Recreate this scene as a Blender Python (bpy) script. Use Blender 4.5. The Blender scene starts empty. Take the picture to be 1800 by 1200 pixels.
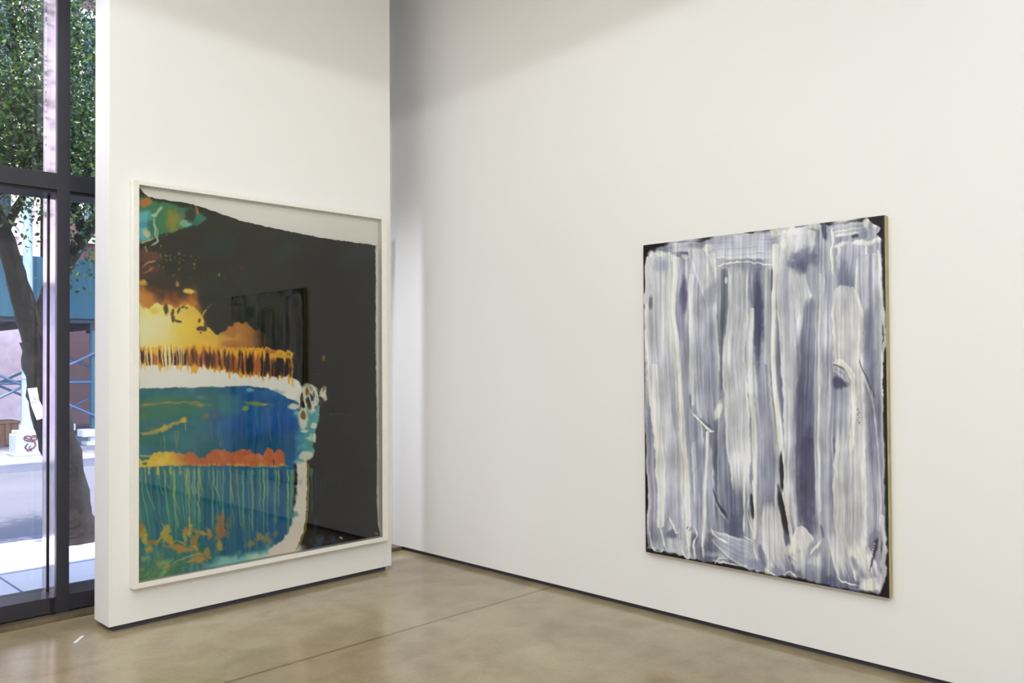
import bpy, bmesh, math, random
import numpy as np
from mathutils import Vector, Matrix

SKY = 0.95; SUN = 12
# ================================================================ camera, sky, sun, room lights, exposure
scn = bpy.context.scene
COL = scn.collection
CAM = np.array([0.0, 0.0, 1.55])
FPX, YAW, PITCH, ROLL, CY = 1461.4, 0.789061, 0.0155817, -0.00596496, 611.82

def cam_axes():
    f = np.array([math.sin(YAW)*math.cos(PITCH), math.cos(YAW)*math.cos(PITCH), math.sin(PITCH)])
    rt = np.array([math.cos(YAW), -math.sin(YAW), 0.0]); up = np.cross(rt, f)
    return math.cos(ROLL)*rt+math.sin(ROLL)*up, -math.sin(ROLL)*rt+math.cos(ROLL)*up, f
RT, UP, FW = cam_axes()
cd = bpy.data.cameras.new('camera'); cam = bpy.data.objects.new('camera', cd); COL.objects.link(cam)
cam.matrix_world = Matrix(((RT[0], UP[0], -FW[0], CAM[0]), (RT[1], UP[1], -FW[1], CAM[1]), (RT[2], UP[2], -FW[2], CAM[2]), (0, 0, 0, 1)))
cd.sensor_width = 36; cd.lens = 36*FPX/1800; cd.shift_y = (CY-600)/1800; cd.clip_start = .05; cd.clip_end = 300
scn.camera = cam

vs = scn.view_settings
vs.view_transform = 'Standard'; vs.look = 'None'; vs.gamma = 1; vs.exposure = 0.0; vs.use_curve_mapping = False

wd = bpy.data.worlds.new('sky'); scn.world = wd; wd.use_nodes = True
nt = wd.node_tree; nt.nodes.clear()
o_ = nt.nodes.new('ShaderNodeOutputWorld'); bg = nt.nodes.new('ShaderNodeBackground'); sky = nt.nodes.new('ShaderNodeTexSky')
sky.sky_type = 'NISHITA'; sky.sun_disc = False; sky.sun_elevation = math.radians(60); sky.sun_rotation = math.radians(190); sky.air_density = 1.2; sky.dust_density = 1.5; sky.ozone_density = 2.0
bg.inputs['Strength'].default_value = SKY
nt.links.new(sky.outputs[0], bg.inputs[0]); nt.links.new(bg.outputs[0], o_.inputs[0])

def lamp(name, kind, loc, energy, color=(1, 1, 1), target=None, **kw):
    d = bpy.data.lights.new(name, kind); d.energy = energy; d.color = color
    for k, v in kw.items(): setattr(d, k, v)
    o = bpy.data.objects.new(name, d); COL.objects.link(o); o.location = loc
    if target is not None: o.rotation_euler = (Vector(target)-Vector(loc)).to_track_quat('-Z', 'Y').to_euler()
    return o
lamp('sun', 'SUN', (0, 0, 27), SUN, (1, .93, .84), (2.5, 6.5, 0), angle=.012)
WARM = (1.0, .96, .86); NEUT = (.925, .96, 1.0)
# ceiling lamps: two big soft luminaires over the room, track spots washing the walls, one open pendant can whose rim cuts the light level at 3.7 m
lamp('ceiling_luminaire_light', 'AREA', (-1.2, 1.0, 4.9), 248, NEUT, (-1.2, 1.0, 0), shape='RECTANGLE', size=5.5, size_y=6.5)
lamp('pendant_can_light', 'SPOT', (-1.0, -1.5, 4.08), 430, NEUT, (-1.0, -1.5, 0), spot_size=math.radians(174), spot_blend=.015, shadow_soft_size=.06)
lamp('track_spot_light', 'SPOT', (1.6, 2.6, 4.6), 50, (1, .98, .96), (4.23, 3.9, 2.1), spot_size=math.radians(95), spot_blend=1, shadow_soft_size=.12)
lamp('track_spot_light', 'SPOT', (1.9, 1.7, 4.6), 14, WARM, (2.7, 5.03, 2.4), spot_size=math.radians(100), spot_blend=1, shadow_soft_size=.12)
# added cool fill spots standing in for daylight in the bay behind the partition
lamp('bay_daylight_fill', 'SPOT', (2.3, 5.42, 4.72), 440, (.90, .92, 1.0), (4.23, 5.38, -.35), spot_size=math.radians(52), spot_blend=1, shadow_soft_size=.15)
lamp('bay_daylight_fill', 'SPOT', (.55, 5.3, 4.72), 190, (.90, .92, 1.0), (1.767, 5.15, 1.6), spot_size=math.radians(75), spot_blend=1, shadow_soft_size=.15)

# ---------------------------------------------------------------- painted surfaces (numpy, colours in sRGB 0..1)
def vnoise(x, y, seed=0):
    """smooth value noise on arbitrary coordinate arrays, 0..1"""
    x0 = np.floor(x).astype(np.int64); y0 = np.floor(y).astype(np.int64)
    fx = x - x0; fy = y - y0
    fx = fx*fx*(3-2*fx); fy = fy*fy*(3-2*fy)
    def h(a, b):
        n = (a*374761393 + b*668265263 + seed*1274126177) & 0xffffffff
        n = ((n ^ (n >> 13))*1274126177) & 0xffffffff
        n = (n ^ (n >> 16)) & 0xffff
        return n/65535.0
    a = h(x0, y0); b = h(x0+1, y0); c = h(x0, y0+1); d = h(x0+1, y0+1)
    return (a*(1-fx)+b*fx)*(1-fy) + (c*(1-fx)+d*fx)*fy
def fbm(x, y, seed=0, n=3):
    s = 0; a = .5; t = 0
    for k in range(n):
        s = s + a*vnoise(x*2**k, y*2**k, seed+k*17); t += a; a *= .55
    return s/t
def sst(a, b, v):
    t = np.clip((v-a)/(b-a), 0, 1); return t*t*(3-2*t)
def C3(*c): return np.array(c, float)/255.0

class Sheet:
    """a colour + relief raster laid over a rectangle (coordinates as measured on the artwork)"""
    def __init__(s, x0, y0, x1, y1, sc, base):
        s.x0, s.y0, s.sc = x0, y0, sc
        nx = int((x1-x0)*sc); ny = int((y1-y0)*sc)
        s.X, s.Y = np.meshgrid(x0+(np.arange(nx)+.5)/sc, y0+(np.arange(ny)+.5)/sc)
        s.col = np.zeros((ny, nx, 3)) + C3(*base); s.h = np.zeros((ny, nx))
    def win(s, xa, ya, xb, yb):
        ny, nx = s.h.shape
        i0 = max(0, int((xa-s.x0)*s.sc)); i1 = min(nx, int((xb-s.x0)*s.sc)+1)
        j0 = max(0, int((ya-s.y0)*s.sc)); j1 = min(ny, int((yb-s.y0)*s.sc)+1)
        return slice(j0, j1), slice(i0, i1)
    def mix(s, w, m, c):
        m = m[..., None]; s.col[w] = s.col[w]*(1-m) + c*m
    def sample(s, x, y):
        u = np.clip((x-s.x0)*s.sc-.5, 0, s.h.shape[1]-1.001); v = np.clip((y-s.y0)*s.sc-.5, 0, s.h.shape[0]-1.001)
        i = u.astype(int); j = v.astype(int); fu = (u-i); fv = (v-j)
        def L(A):
            a = fu if A.ndim == 2 else fu[..., None]; b = fv if A.ndim == 2 else fv[..., None]
            return (A[j, i]*(1-a)+A[j, i+1]*a)*(1-b) + (A[j+1, i]*(1-a)+A[j+1, i+1]*a)*b
        return L(s.col), L(s.h)
    # one loaded-brush stroke; P = (x, y, half width) knots, mostly vertical ('v') or horizontal ('h')
    def stroke(s, P, lo, hi, seed, op=.93, ridge=.6, ax='v', gain=1.0, grad=0.0, h=.5, fine=1.0, soft=3.2, e0=.6, e1=.6, ridgecol=(232, 231, 219), bias=.5, f0=26, f1=46):
        P = np.array(P, float)
        if ax == 'v':
            xs, ys, ws = P[:, 0], P[:, 1], P[:, 2]
            w = s.win((xs-ws).min()-6, ys.min()-6, (xs+ws).max()+6, ys.max()+6); A = s.Y[w]; B = s.X[w]; k, q = ys, xs
        else:
            xs, ys, ws = P[:, 0], P[:, 1], P[:, 2]
            w = s.win(xs.min()-6, (ys-ws).min()-6, xs.max()+6, (ys+ws).max()+6); A = s.X[w]; B = s.Y[w]; k, q = xs, ys
        a0, a1 = k[0], k[-1]
        def ip(v):   # smooth interpolation
            t = np.interp(A, k, np.arange(len(k), dtype=float)); i = np.clip(t.astype(int), 0, len(k)-2); f = t-i
            m = np.gradient(v, k); d = (k[i+1]-k[i])
            return ((2*f**3-3*f**2+1)*v[i]+(f**3-2*f**2+f)*d*m[i]+(-2*f**3+3*f**2)*v[i+1]+(f**3-f**2)*d*m[i+1])
        c = ip(q); hw = np.maximum(ip(ws), .5)
        c = c + (vnoise(A/37., A*0+seed, seed)-.5)*2*fine
        e = np.minimum((A-a0)/(hw*e0+1e-6), (a1-A)/(hw*e1+1e-6))
        e = e + (vnoise(B/3.2, A*0+seed*3, seed+5)-.5)*.3*(hw > 9)
        hwe = hw*np.sqrt(1-(1-np.clip(e, 0, 1))**2)
        hwe = hwe*(1+.10*(vnoise(A/9., A*0+seed, seed+9)-.5))
        v = (B-c)/hw; av = np.abs(B-c)
        m = sst(0, 1, (hwe-av)/soft+.5)*op
        L = (A-a0)/max(a1-a0, 1); br = .35+1.3*fbm((B-c)/3.0, A*0+seed, seed+60, 2)
        if hw.max() > 9:
            if f0: m = m*sst(0, 1, (A-a0)/(f0*br)*(1+.4*(1-np.minimum(av/hw, 1))))
            if f1: m = m*sst(0, 1, (a1-A)/(f1*br))
        st = .55*fbm((B-c)/5.5+seed*7, A/240.+seed, seed, 3)+.45*vnoise((B-c)/1.5+seed, A/160., seed+3)
        st = (st-.5)*1.35*gain+bias+grad*(L-.5)+.75*(fbm(B/26.+seed, A/75., seed+30, 2)-.5)
        st = st+.30*np.clip(av/hw, 0, 1)**3-.09
        st = np.clip(st, 0, 1)[..., None]
        col = C3(*lo)*(1-st)+C3(*hi)*st
        rd = np.exp(-((hwe-av-1.8)/2.3)**2)*ridge*.8*(.15+1.1*vnoise(A/45., np.sign(v)*2+seed, seed+40))*(hwe > 2)
        rd = np.clip(rd, 0, 1)[..., None]
        ridge_shade = (np.exp(-((hwe-av-6.5)/3.)**2)*.30*ridge*(hwe > 10)*vnoise(A/60., np.sign(v)+seed, seed+70))[..., None]; col = col*(1-ridge_shade)+C3(*lo)*ridge_shade  # soft shade in the valleys beside ridges, painted into the stroke colour
        col = col*(1-rd)+C3(*ridgecol)*rd
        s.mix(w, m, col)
        s.h[w] = s.h[w]*(1-m)+m*(h*(.5+.7*(st[..., 0]-.5))+rd[..., 0]*.6+.25)
    def blob(s, cx, cy, rx, ry, col, op=1, seed=0, rough=.5, soft=.35, ang=0, hh=None, fs=9.):
        r = max(rx, ry)*1.8
        w = s.win(cx-r, cy-r, cx+r, cy+r); X = s.X[w]-cx; Y = s.Y[w]-cy
        ca, sa = math.cos(ang), math.sin(ang); U = (X*ca+Y*sa)/rx; V = (-X*sa+Y*ca)/ry
        d = np.hypot(U, V)+(fbm(s.X[w]/fs, s.Y[w]/fs, seed, 3)-.5)*2*rough
        m = sst(1+soft/2, 1-soft/2, d)*op
        s.mix(w, m, C3(*col))
        if hh is not None: s.h[w] = s.h[w]*(1-m)+hh*m
    def warp(s, ax, ay, fx, fy, seed):
        dx = (fbm(s.X/fx, s.Y/fy, seed, 3)-.5)*2*ax; dy = (fbm(s.X/fx, s.Y/fy, seed+50, 3)-.5)*2*ay
        s.col, s.h = s.sample(s.X+dx, s.Y+dy)
    def line(s, P, w0, col, op=1, soft=1.0, jit=0., seed=0, hh=None):
        P = np.array(P, float)
        if len(P) > 2:   # Catmull-Rom through the knots
            Q = np.vstack([2*P[0]-P[1], P, 2*P[-1]-P[-2]]); R_ = []
            for i in range(1, len(Q)-2):
                for t in (0, .25, .5, .75): R_.append(.5*(2*Q[i]+(Q[i+1]-Q[i-1])*t+(2*Q[i-1]-5*Q[i]+4*Q[i+1]-Q[i+2])*t*t+(3*Q[i]-Q[i-1]-3*Q[i+1]+Q[i+2])*t**3))
            P = np.array(R_+[Q[-2]])
        X0 = P[:, 0].min()-w0-5; X1 = P[:, 0].max()+w0+5
        w = s.win(X0, P[:, 1].min()-w0-5, X1, P[:, 1].max()+w0+5); X = s.X[w]; Y = s.Y[w]
        if jit: X = X+(fbm(X/6., Y/6., seed)-.5)*jit*2; Y = Y+(fbm(X/6., Y/6., seed+8)-.5)*jit*2
        D = np.full(X.shape, 1e9); T = np.zeros(X.shape); tl = np.concatenate([[0], np.cumsum(np.hypot(*np.diff(P, axis=0).T))]); W = w0*(.55+.9*vnoise(X/8., Y/11., seed+31))
        for i, ((a, b), (c, d)) in enumerate(zip(P[:-1], P[1:])):
            dx, dy = c-a, d-b; t = np.clip(((X-a)*dx+(Y-b)*dy)/(dx*dx+dy*dy+1e-9), 0, 1)
            q = np.hypot(X-a-t*dx, Y-b-t*dy); T = np.where(q < D, tl[i]+t*(tl[i+1]-tl[i]), T); D = np.minimum(D, q)
        if tl[-1] > 14: W = W*sst(-1, min(11, tl[-1]*.25), np.minimum(T, tl[-1]-T))
        m = sst(0, 1, (W-D)/soft+.5)*op
        s.mix(w, m, C3(*col))
        if hh is not None: s.h[w] = s.h[w]*(1-m)+hh*m

LV = (116, 119, 146); MD = (164, 168, 188); LT = (204, 208, 214); WH = (226, 228, 224); CR = (231, 231, 217)
def white_painting():
    s = Sheet(1118, 362, 1580, 1068, 1.5, (24, 20, 26))
    w = (slice(None), slice(None)); X, Y = s.X, s.Y
    # ground of dragged paint, leaving bare dark rims
    top = 431.5-(X-1131)*.129; bot = 970+(X-1134)*.1935
    wob = (fbm(X/14., Y/14., 3)-.5)*9
    rim_l = 1138+wob+3*np.sin(Y/60.)-6*np.exp(-((Y-600)/70.)**2)-4*np.exp(-((Y-910)/22.)**2)
    rim_r = 1553+wob*.7-2*np.exp(-((Y-520)/60.)**2)+5*np.exp(-((Y-540)/25.)**2)+3*np.exp(-((Y-830)/60.)**2)-4*np.exp(-((Y-690)/60.)**2)
    m = sst(0, 3, X-rim_l)*sst(0, 3, rim_r-X)*sst(0, 3, Y-top-3-wob*.7)*sst(0, 3, bot-4-Y+wob*.8)
    m = m*(1-sst(6, -2, np.abs(X-1143)+np.abs(Y-436)-9))
    t = .5*fbm(X/9., Y/180., 5, 3)+.5*fbm(X/60., Y/120., 6, 2)
    t = np.clip((t-.5)*2.4+.45, 0, 1)[..., None]
    m0 = m; s.mix(w, m, C3(*LV)*(1-t)+C3(*LT)*t); s.h = m*.35
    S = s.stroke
    # upper sideways drags
    S([(1243, 432, 24), (1300, 428, 28), (1372, 424, 30)], (178, 180, 203), (220, 222, 226), 11, ax='h', gain=.8, grad=.35, ridge=.45, e0=.2, e1=.3)
    S([(1165, 436, 12), (1200, 430, 13), (1250, 424, 12)], (182, 184, 202), (214, 216, 224), 12, ax='h', gain=.8, ridge=.3, e0=.3, e1=.3)
    S([(1356, 412, 14), (1400, 402, 14), (1446, 398, 14)], (196, 198, 212), WH, 13, ax='h', gain=.8, ridge=.6, e0=.3, e1=.3)
    S([(1452, 402, 13), (1490, 397, 15), (1532, 390, 12)], (168, 170, 186), (226, 227, 224), 14, ax='h', gain=1.4, ridge=.7, e0=.2, e1=.2)
    s.line([(1258, 472), (1274, 466), (1292, 461), (1325, 463), (1362, 468)], 1.3, CR, .9, hh=1.1)
    s.line([(1256, 478), (1280, 472), (1300, 470)], 2.5, (176, 178, 186), .6, 3)
    for k, (x, y, r) in enumerate([(1262, 420, 9), (1280, 417, 7), (1350, 425, 8)]): s.blob(x, y, r*1.4, r, (160, 162, 190), .4, k, soft=1)
    # the long downward pulls, left to right
    S([(1141, 560, 9), (1143, 700, 10), (1149, 820, 12), (1150, 965, 13)], LV, (196, 198, 210), 20, ridge=.6, grad=.1)
    S([(1160, 442, 26), (1158, 540, 26), (1162, 640, 25), (1176, 800, 24), (1182, 940, 24)], (166, 170, 192), WH, 21, f0=4, grad=-.55, ridge=.7, bias=.6)
    S([(1148, 640, 5), (1154, 720, 6), (1163, 820, 6), (1163, 930, 6)], LT, CR, 22, ridge=.8, h=.9, gain=.5)
    S([(1200, 452, 18), (1203, 600, 19), (1212, 720, 20), (1222, 850, 20), (1228, 960, 20)], (150, 153, 182), (214, 216, 222), 23, f0=4, ridge=.6, grad=-.1)
    S([(1236, 452, 22), (1236, 560, 24), (1240, 650, 25), (1246, 752, 16)], (150, 154, 178), (208, 211, 220), 24, f0=4, ridge=.7, grad=-.2, e0=.5, e1=.4, bias=.52)
    S([(1222, 434, 18), (1236, 470, 19), (1247, 520, 13), (1252, 560, 6)], (184, 187, 204), CR, 25, f0=4, ridge=.8, e0=.35, grad=-.2)
    s.blob(1202, 520, 7, 32, (96, 97, 134), .85, 3, .25, .8); s.blob(1195, 560, 7, 40, (132, 134, 166), .6, 4, .3, 1)
    s.blob(1160, 468, 14, 12, (158, 162, 196), .6, 5, .4, 1); s.blob(1144, 532, 3.5, 12, (112, 114, 128), .8, 6, .3, .8)
    s.blob(1250, 520, 13, 22, (150, 152, 178), .7, 7, .3, .9, .5)
    S([(1187, 452, 5), (1185, 560, 3.4), (1192, 640, 3.8), (1199, 740, 4), (1207, 850, 5), (1212, 968, 4)], (212, 213, 212), (234, 234, 216), 26, ridge=.9, h=1.0, gain=.4, bias=.7)
    S([(1215, 480, 4), (1214, 560, 4), (1217, 640, 4), (1218, 712, 3)], (196, 198, 208), (224, 226, 226), 27, ridge=.7, h=.9, gain=.5, bias=.6)
    S([(1232, 770, 17), (1238, 850, 19), (1244, 965, 20)], (128, 131, 160), (196, 198, 214), 28, ridge=.5, grad=-.1)
    S([(1243, 758, 3), (1241, 830, 3), (1240, 900, 3), (1237, 960, 3)], LT, WH, 29, ridge=.7, h=.9, gain=.4)
    S([(1290, 640, 26), (1286, 760, 27), (1290, 860, 28), (1296, 960, 25)], (108, 111, 142), (186, 189, 204), 30, ridge=.4, grad=-.3, bias=.5)
    S([(1298, 466, 18), (1295, 540, 19), (1288, 620, 21), (1294, 700, 22), (1298, 800, 20), (1304, 880, 12)], (176, 179, 190), (220, 222, 220), 31, ridge=.8, bias=.6, e0=.15)
    S([(1273, 474, 6), (1274, 540, 6), (1267, 610, 3.5), (1267, 684, 2)], (88, 93, 116), (150, 155, 170), 32, ridge=.25, h=.1, e0=.1)
    s.blob(1277, 492, 2.5, 6, WH, .9, 1, .3, .4, hh=1.2); s.blob(1262, 720, 6, 17, CR, .75, 2, .35, .8, .3, 1.0)
    S([(1330, 470, 12), (1334, 540, 14), (1340, 640, 14), (1345, 740, 16), (1350, 860, 16), (1354, 980, 18)], (116, 118, 148), (190, 193, 206), 33, ridge=.5, grad=.2)
    s.blob(1333, 560, 9, 70, (92, 90, 126), .85, 8, .3, .8)
    S([(1321, 540, 3), (1320, 660, 4.5), (1324, 760, 4), (1326, 880, 3), (1325, 950, 3)], (206, 208, 210), CR, 34, ridge=.6, h=.9, gain=.4)
    S([(1350, 472, 7), (1352, 560, 8), (1350, 640, 6)], (150, 153, 172), (198, 202, 206), 35, ridge=.5)
    # centre
    S([(1392, 420, 20), (1386, 500, 20), (1392, 600, 22), (1396, 720, 20), (1396, 840, 18), (1402, 950, 14)], (170, 173, 192), (222, 223, 222), 36, f0=4, ridge=.7, bias=.58, e0=.4)
    S([(1363, 430, 6), (1360, 520, 3.5), (1360, 640, 3.5), (1368, 740, 4.5), (1376, 830, 4.5), (1388, 930, 4), (1398, 975, 3)], (214, 215, 212), CR, 37, ridge=.9, h=1.1, gain=.4, bias=.7)
    s.line([(1357, 470), (1356, 515)], 1.6, (100, 102, 116), .8)
    S([(1410, 404, 24), (1404, 440, 24), (1396, 470, 10)], (196, 198, 208), WH, 38, f0=4, ridge=.7, e0=.4)
    s.blob(1414, 458, 26, 18, (112, 113, 146), .8, 9, .45, 1, -.35); s.blob(1408, 470, 8, 16, (92, 94, 130), .6, 10, .4, 1)
    S([(1402, 470, 8), (1412, 530, 16), (1418, 620, 14), (1408, 700, 8)], (184, 187, 196), (216, 219, 222), 39, ridge=.8, e0=1.5, bias=.6)
    S([(1427, 520, 12), (1422, 620, 22), (1418, 740, 24), (1420, 860, 24), (1424, 950, 17)], (104, 103, 134), (176, 178, 196), 40, ridge=.5, grad=-.45, e0=2)
    s.blob(1421, 850, 14, 90, (92, 88, 116), .75, 11, .3, .8)
    S([(1447, 386, 7), (1449, 440, 8), (1446, 500, 9), (1440, 600, 7), (1438, 760, 6), (1441, 930, 5)], (128, 130, 158), (196, 198, 208), 41, ridge=.6)
    s.blob(1449, 404, 5, 17, (88, 90, 122), .85, 12, .35, .6, -.2)
    s.line([(1462, 396), (1465, 425), (1461, 440), (1464, 480), (1463, 560)], 1.8, CR, .85, hh=1.2)
    S([(1458, 470, 12), (1456, 560, 16), (1454, 660, 14), (1452, 760, 14), (1454, 880, 14), (1462, 980, 18)], (140, 142, 168), (212, 214, 218), 42, ridge=.6, bias=.5)
    S([(1442, 480, 1.6), (1439, 640, 1.6), (1441, 760, 1.6), (1444, 900, 1.6)], WH, CR, 43, ridge=0, h=1, gain=.3, op=.8)
    S([(1500, 422, 26), (1497, 470, 26), (1490, 505, 20)], (146, 148, 176), (214, 216, 220), 44, f0=4, ridge=.8, e0=.45, grad=-.5)
    s.blob(1482, 480, 9, 24, (124, 125, 156), .6, 13, .3, 1)
    S([(1526, 444, 22), (1528, 560, 24), (1532, 700, 22), (1538, 860, 18), (1540, 980, 20)], (132, 133, 158), (216, 217, 222), 45, f0=4, ridge=.7, grad=-.1)
    S([(1484, 500, 18), (1490, 560, 28), (1492, 640, 27), (1496, 760, 27), (1494, 880, 28), (1506, 1010, 26)], (184, 186, 194), (226, 227, 220), 46, f0=4, ridge=.85, bias=.55, e0=.8)
    s.blob(1524, 590, 7, 45, (124, 123, 150), .7, 14, .3, .9); s.blob(1534, 640, 7, 50, (134, 134, 160), .6, 15, .3, .9)
    # the folded lip on the right
    S([(1474, 640, 17), (1474, 700, 18), (1472, 790, 18)], (134, 136, 160), (186, 189, 204), 47, ridge=.3, e0=.3)
    s.blob(1476, 672, 14, 10, (92, 94, 124), .85, 16, .4, .8)
    s.line([(1462, 640), (1472, 638), (1484, 641), (1494, 650), (1500, 664), (1501, 690), (1500, 740), (1494, 800)], 4.6, (232, 232, 220), .95, 2, .8, 4, hh=1.3)
    s.line([(1462, 643), (1474, 645), (1486, 651)], 1.3, (104, 106, 118), .8, 1, .8, 7, hh=.2)
    s.line([(1462, 652), (1478, 660), (1489, 672)], 1.6, (214, 214, 216), .8, 1, .8, 7, hh=1)
    s.line([(1511, 626), (1519, 650), (1530, 676), (1540, 702)], 1.1, (104, 104, 120), .85, 1, .5, 2, hh=.1)
    s.line([(1509, 622), (1516, 650), (1527, 680), (1536, 710)], 1.0, (224, 224, 222), .6, 1, .5, 2, hh=1)
    s.line([(1533, 680), (1537, 720), (1545, 790), (1549, 900)], 1.2, (214, 213, 222), .7)
    for k in range(6): s.blob(1509+k % 2*2, 718+k*5, 1.6, 2, (118, 118, 130), .7, k, .3, .5)
    s.line([(1544, 436), (1548, 470), (1551, 540), (1556, 596), (1552, 632), (1553, 700)], 2.4, WH, .8, 1.5, .6, 3, hh=1)
    # left crack / lip
    s.line([(1214, 722), (1222, 731), (1236, 745), (1246, 756), (1257, 756)], 2.0, (228, 228, 218), .95, 1.2, .6, 5, hh=1.4)
    s.line([(1228, 732), (1240, 745), (1252, 752)], 1.8, (112, 114, 124), .8, 1.6, .4, 5, hh=.1)
    s.line([(1213, 690), (1213, 712), (1217, 719)], 1.8, (112, 114, 150), .7, 1.6)
    s.line([(1254, 856), (1258, 872), (1268, 893), (1279, 914)], 1.8, (78, 80, 94), .85, 1.4, .6, 6, hh=.0)
    s.line([(1256, 878), (1270, 904), (1277, 917)], 1.1, (180, 182, 196), .8, 1, .6, 6, hh=.8)
    # lower centre darks and thin looped ridges
    s.blob(1374, 830, 4, 34, (48, 46, 60), .95, 17, .2, .5, -.06, .0); s.blob(1377, 900, 5, 40, (44, 42, 52), .95, 18, .25, .5, -.18, .0)
    s.blob(1383, 955, 7, 22, (118, 120, 150), .7, 19, .3, .8)
    s.blob(1321, 888, 3.2, 24, (60, 62, 74), .9, 20, .2, .5, -.08, 0.); s.blob(1290, 935, 14, 26, (92, 96, 128), .7, 21, .4, .9)
    s.line([(1310, 800), (1307, 870), (1306, 945)], 1.5, CR, .8, hh=1.1); s.line([(1322, 840), (1328, 900), (1326, 952)], 1.7, CR, .85, hh=1.1)
    s.line([(1318, 870), (1312, 900), (1322, 935), (1325, 952)], 1.2, WH, .7, hh=1); s.line([(1303, 944), (1325, 953)], 1.5, WH, .8)
    # bottom: pushed-up clumps
    S([(1240, 930, 6), (1290, 966, 22), (1335, 985, 26)], (160, 163, 190), (206, 209, 218), 50, ax='h', ridge=.7, gain=.9, e0=.4, e1=.3)
    S([(1338, 940, 16), (1350, 985, 22), (1368, 1012, 18)], (170, 172, 190), (220, 221, 222), 51, ridge=.7, gain=.8)
    S([(1356, 880, 16), (1362, 960, 20), (1376, 1012, 18)], (190, 192, 200), (224, 224, 218), 52, ridge=.7, gain=.8)
    S([(1408, 924, 10), (1416, 960, 22), (1424, 1010, 26)], (196, 197, 202), CR, 53, f0=4, ridge=.8, gain=.9, e0=1.4)
    s.blob(1431, 968, 10, 18, (150, 152, 174), .8, 22, .35, .8, .4); s.blob(1424, 1000, 16, 6, (150, 152, 180), .6, 23, .4, 1)
    s.line([(1425, 978), (1437, 960), (1446, 946)], 1.8, CR, .9, hh=1.1); s.line([(1443, 920), (1449, 945)], 2, (118, 119, 145), .7, 2)
    S([(1470, 930, 14), (1482, 980, 18), (1498, 1030, 22)], (196, 197, 204), WH, 54, ridge=.7, gain=.8)
    S([(1500, 940, 18), (1520, 990, 22), (1536, 1036, 22)], (206, 206, 206), CR, 55, ridge=.8, gain=.8)
    s.blob(1503, 990, 5, 13, (128, 130, 158), .7, 24, .3, .9, -.4); s.blob(1536, 950, 11, 22, (120, 119, 138), .6, 25, .35, .9, .2)
    s.blob(1541, 960, 4, 15, (70, 66, 78), .8, 26, .3, .6, .2); s.line([(1536, 950), (1538, 975), (1530, 1008)], 1.5, (60, 58, 66), .7, 1, 1.5, 3, hh=0.)
    for k in range(10): s.blob(1538-k*.9, 956+k*5, 1.7, 2, (206, 204, 206), .8, k, .3, .5, hh=1)
    s.line([(1549, 900), (1556, 950), (1554, 1010), (1545, 1042)], 5, (212, 211, 216), .85, 3, 1, 9, hh=.9)
    for k, (x, y, rx, ry, c, o, a) in enumerate([
        (1150, 938, 8, 18, (132, 136, 168), .5, 0), (1182, 940, 10, 8, (112, 116, 146), .8, -.5), (1221, 948, 6, 14, (108, 112, 146), .8, .1), (1196, 962, 10, 12, (206, 208, 212), .7, 0),
        (1212, 928, 5, 4, (104, 108, 124), .7, .3), (1252, 942, 8, 4, (120, 124, 140), .6, .5), (1222, 968, 10, 8, (116, 120, 150), .6, 0), (1258, 975, 16, 5, (190, 194, 210), .7, .2),
        (1328, 992, 20, 10, (128, 130, 164), .7, .3), (1338, 975, 5, 18, (112, 114, 146), .7, -.2), (1366, 1003, 14, 8, (140, 142, 170), .6, .5), (1395, 965, 12, 16, (228, 228, 214), .8, .3),
        (1404, 990, 12, 16, (216, 216, 214), .7, -.2), (1460, 1022, 12, 10, (104, 106, 142), .85, .2), (1480, 1030, 18, 5, (112, 114, 148), .7, .3), (1506, 1038, 12, 4, (140, 142, 166), .6, .3),
        (1530, 1030, 16, 14, CR, .8, 0), (1350, 1002, 6, 14, (228, 228, 214), .6, .2), (1176, 970, 9, 4, (196, 198, 206), .6, 0)]):
        s.blob(x, y, rx, ry, c, o, 60+k, .5, .8, a, .5+.4*(c[0] > 180))
    for k, P in enumerate([[(1141, 930), (1145, 955), (1152, 968), (1164, 970), (1168, 962)], [(1160, 925), (1168, 955), (1172, 968)], [(1176, 908), (1184, 925), (1190, 938), (1197, 930)],
        [(1196, 950), (1200, 972), (1208, 982), (1212, 970), (1208, 940)], [(1235, 935), (1237, 960), (1240, 980)], [(1250, 925), (1262, 942), (1282, 958)], [(1252, 985), (1276, 990), (1304, 996)],
        [(1392, 955), (1390, 975), (1404, 990)], [(1376, 1010), (1390, 1006), (1402, 1016)], [(1470, 1012), (1490, 1024), (1512, 1030)], [(1500, 1000), (1506, 1024)], [(1255, 992), (1265, 982), (1280, 982)],
        [(1208, 905), (1214, 922), (1210, 934)], [(1220, 925), (1226, 940), (1220, 955), (1224, 985)], [(1342, 998), (1356, 1006), (1376, 1018)]]):
        s.line(P, 1.4, CR, .85, 1, 1.2, k, hh=1.2)
    # bright lips along the very top and at the upper right
    for k, (x, y, rx, ry, a) in enumerate([(1143, 446, 6, 6, 0), (1162, 446, 10, 5, 0), (1182, 454, 5, 8, 0), (1204, 452, 8, 5, 0), (1246, 438, 9, 7, .4), (1252, 455, 4, 12, 0), (1362, 406, 7, 12, 0),
        (1376, 432, 5, 10, 0), (1392, 408, 16, 8, -.4), (1432, 398, 9, 7, 0), (1478, 428, 14, 4, -.4), (1523, 392, 6, 10, 0), (1528, 424, 20, 6, -.15), (1547, 416, 4, 9, 0), (1541, 396, 4, 6, .4), (1510, 424, 12, 4, -.2)]):
        s.blob(x, y, rx, ry, CR, .75, 90+k, .45, .8, a, 1.2)
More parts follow.
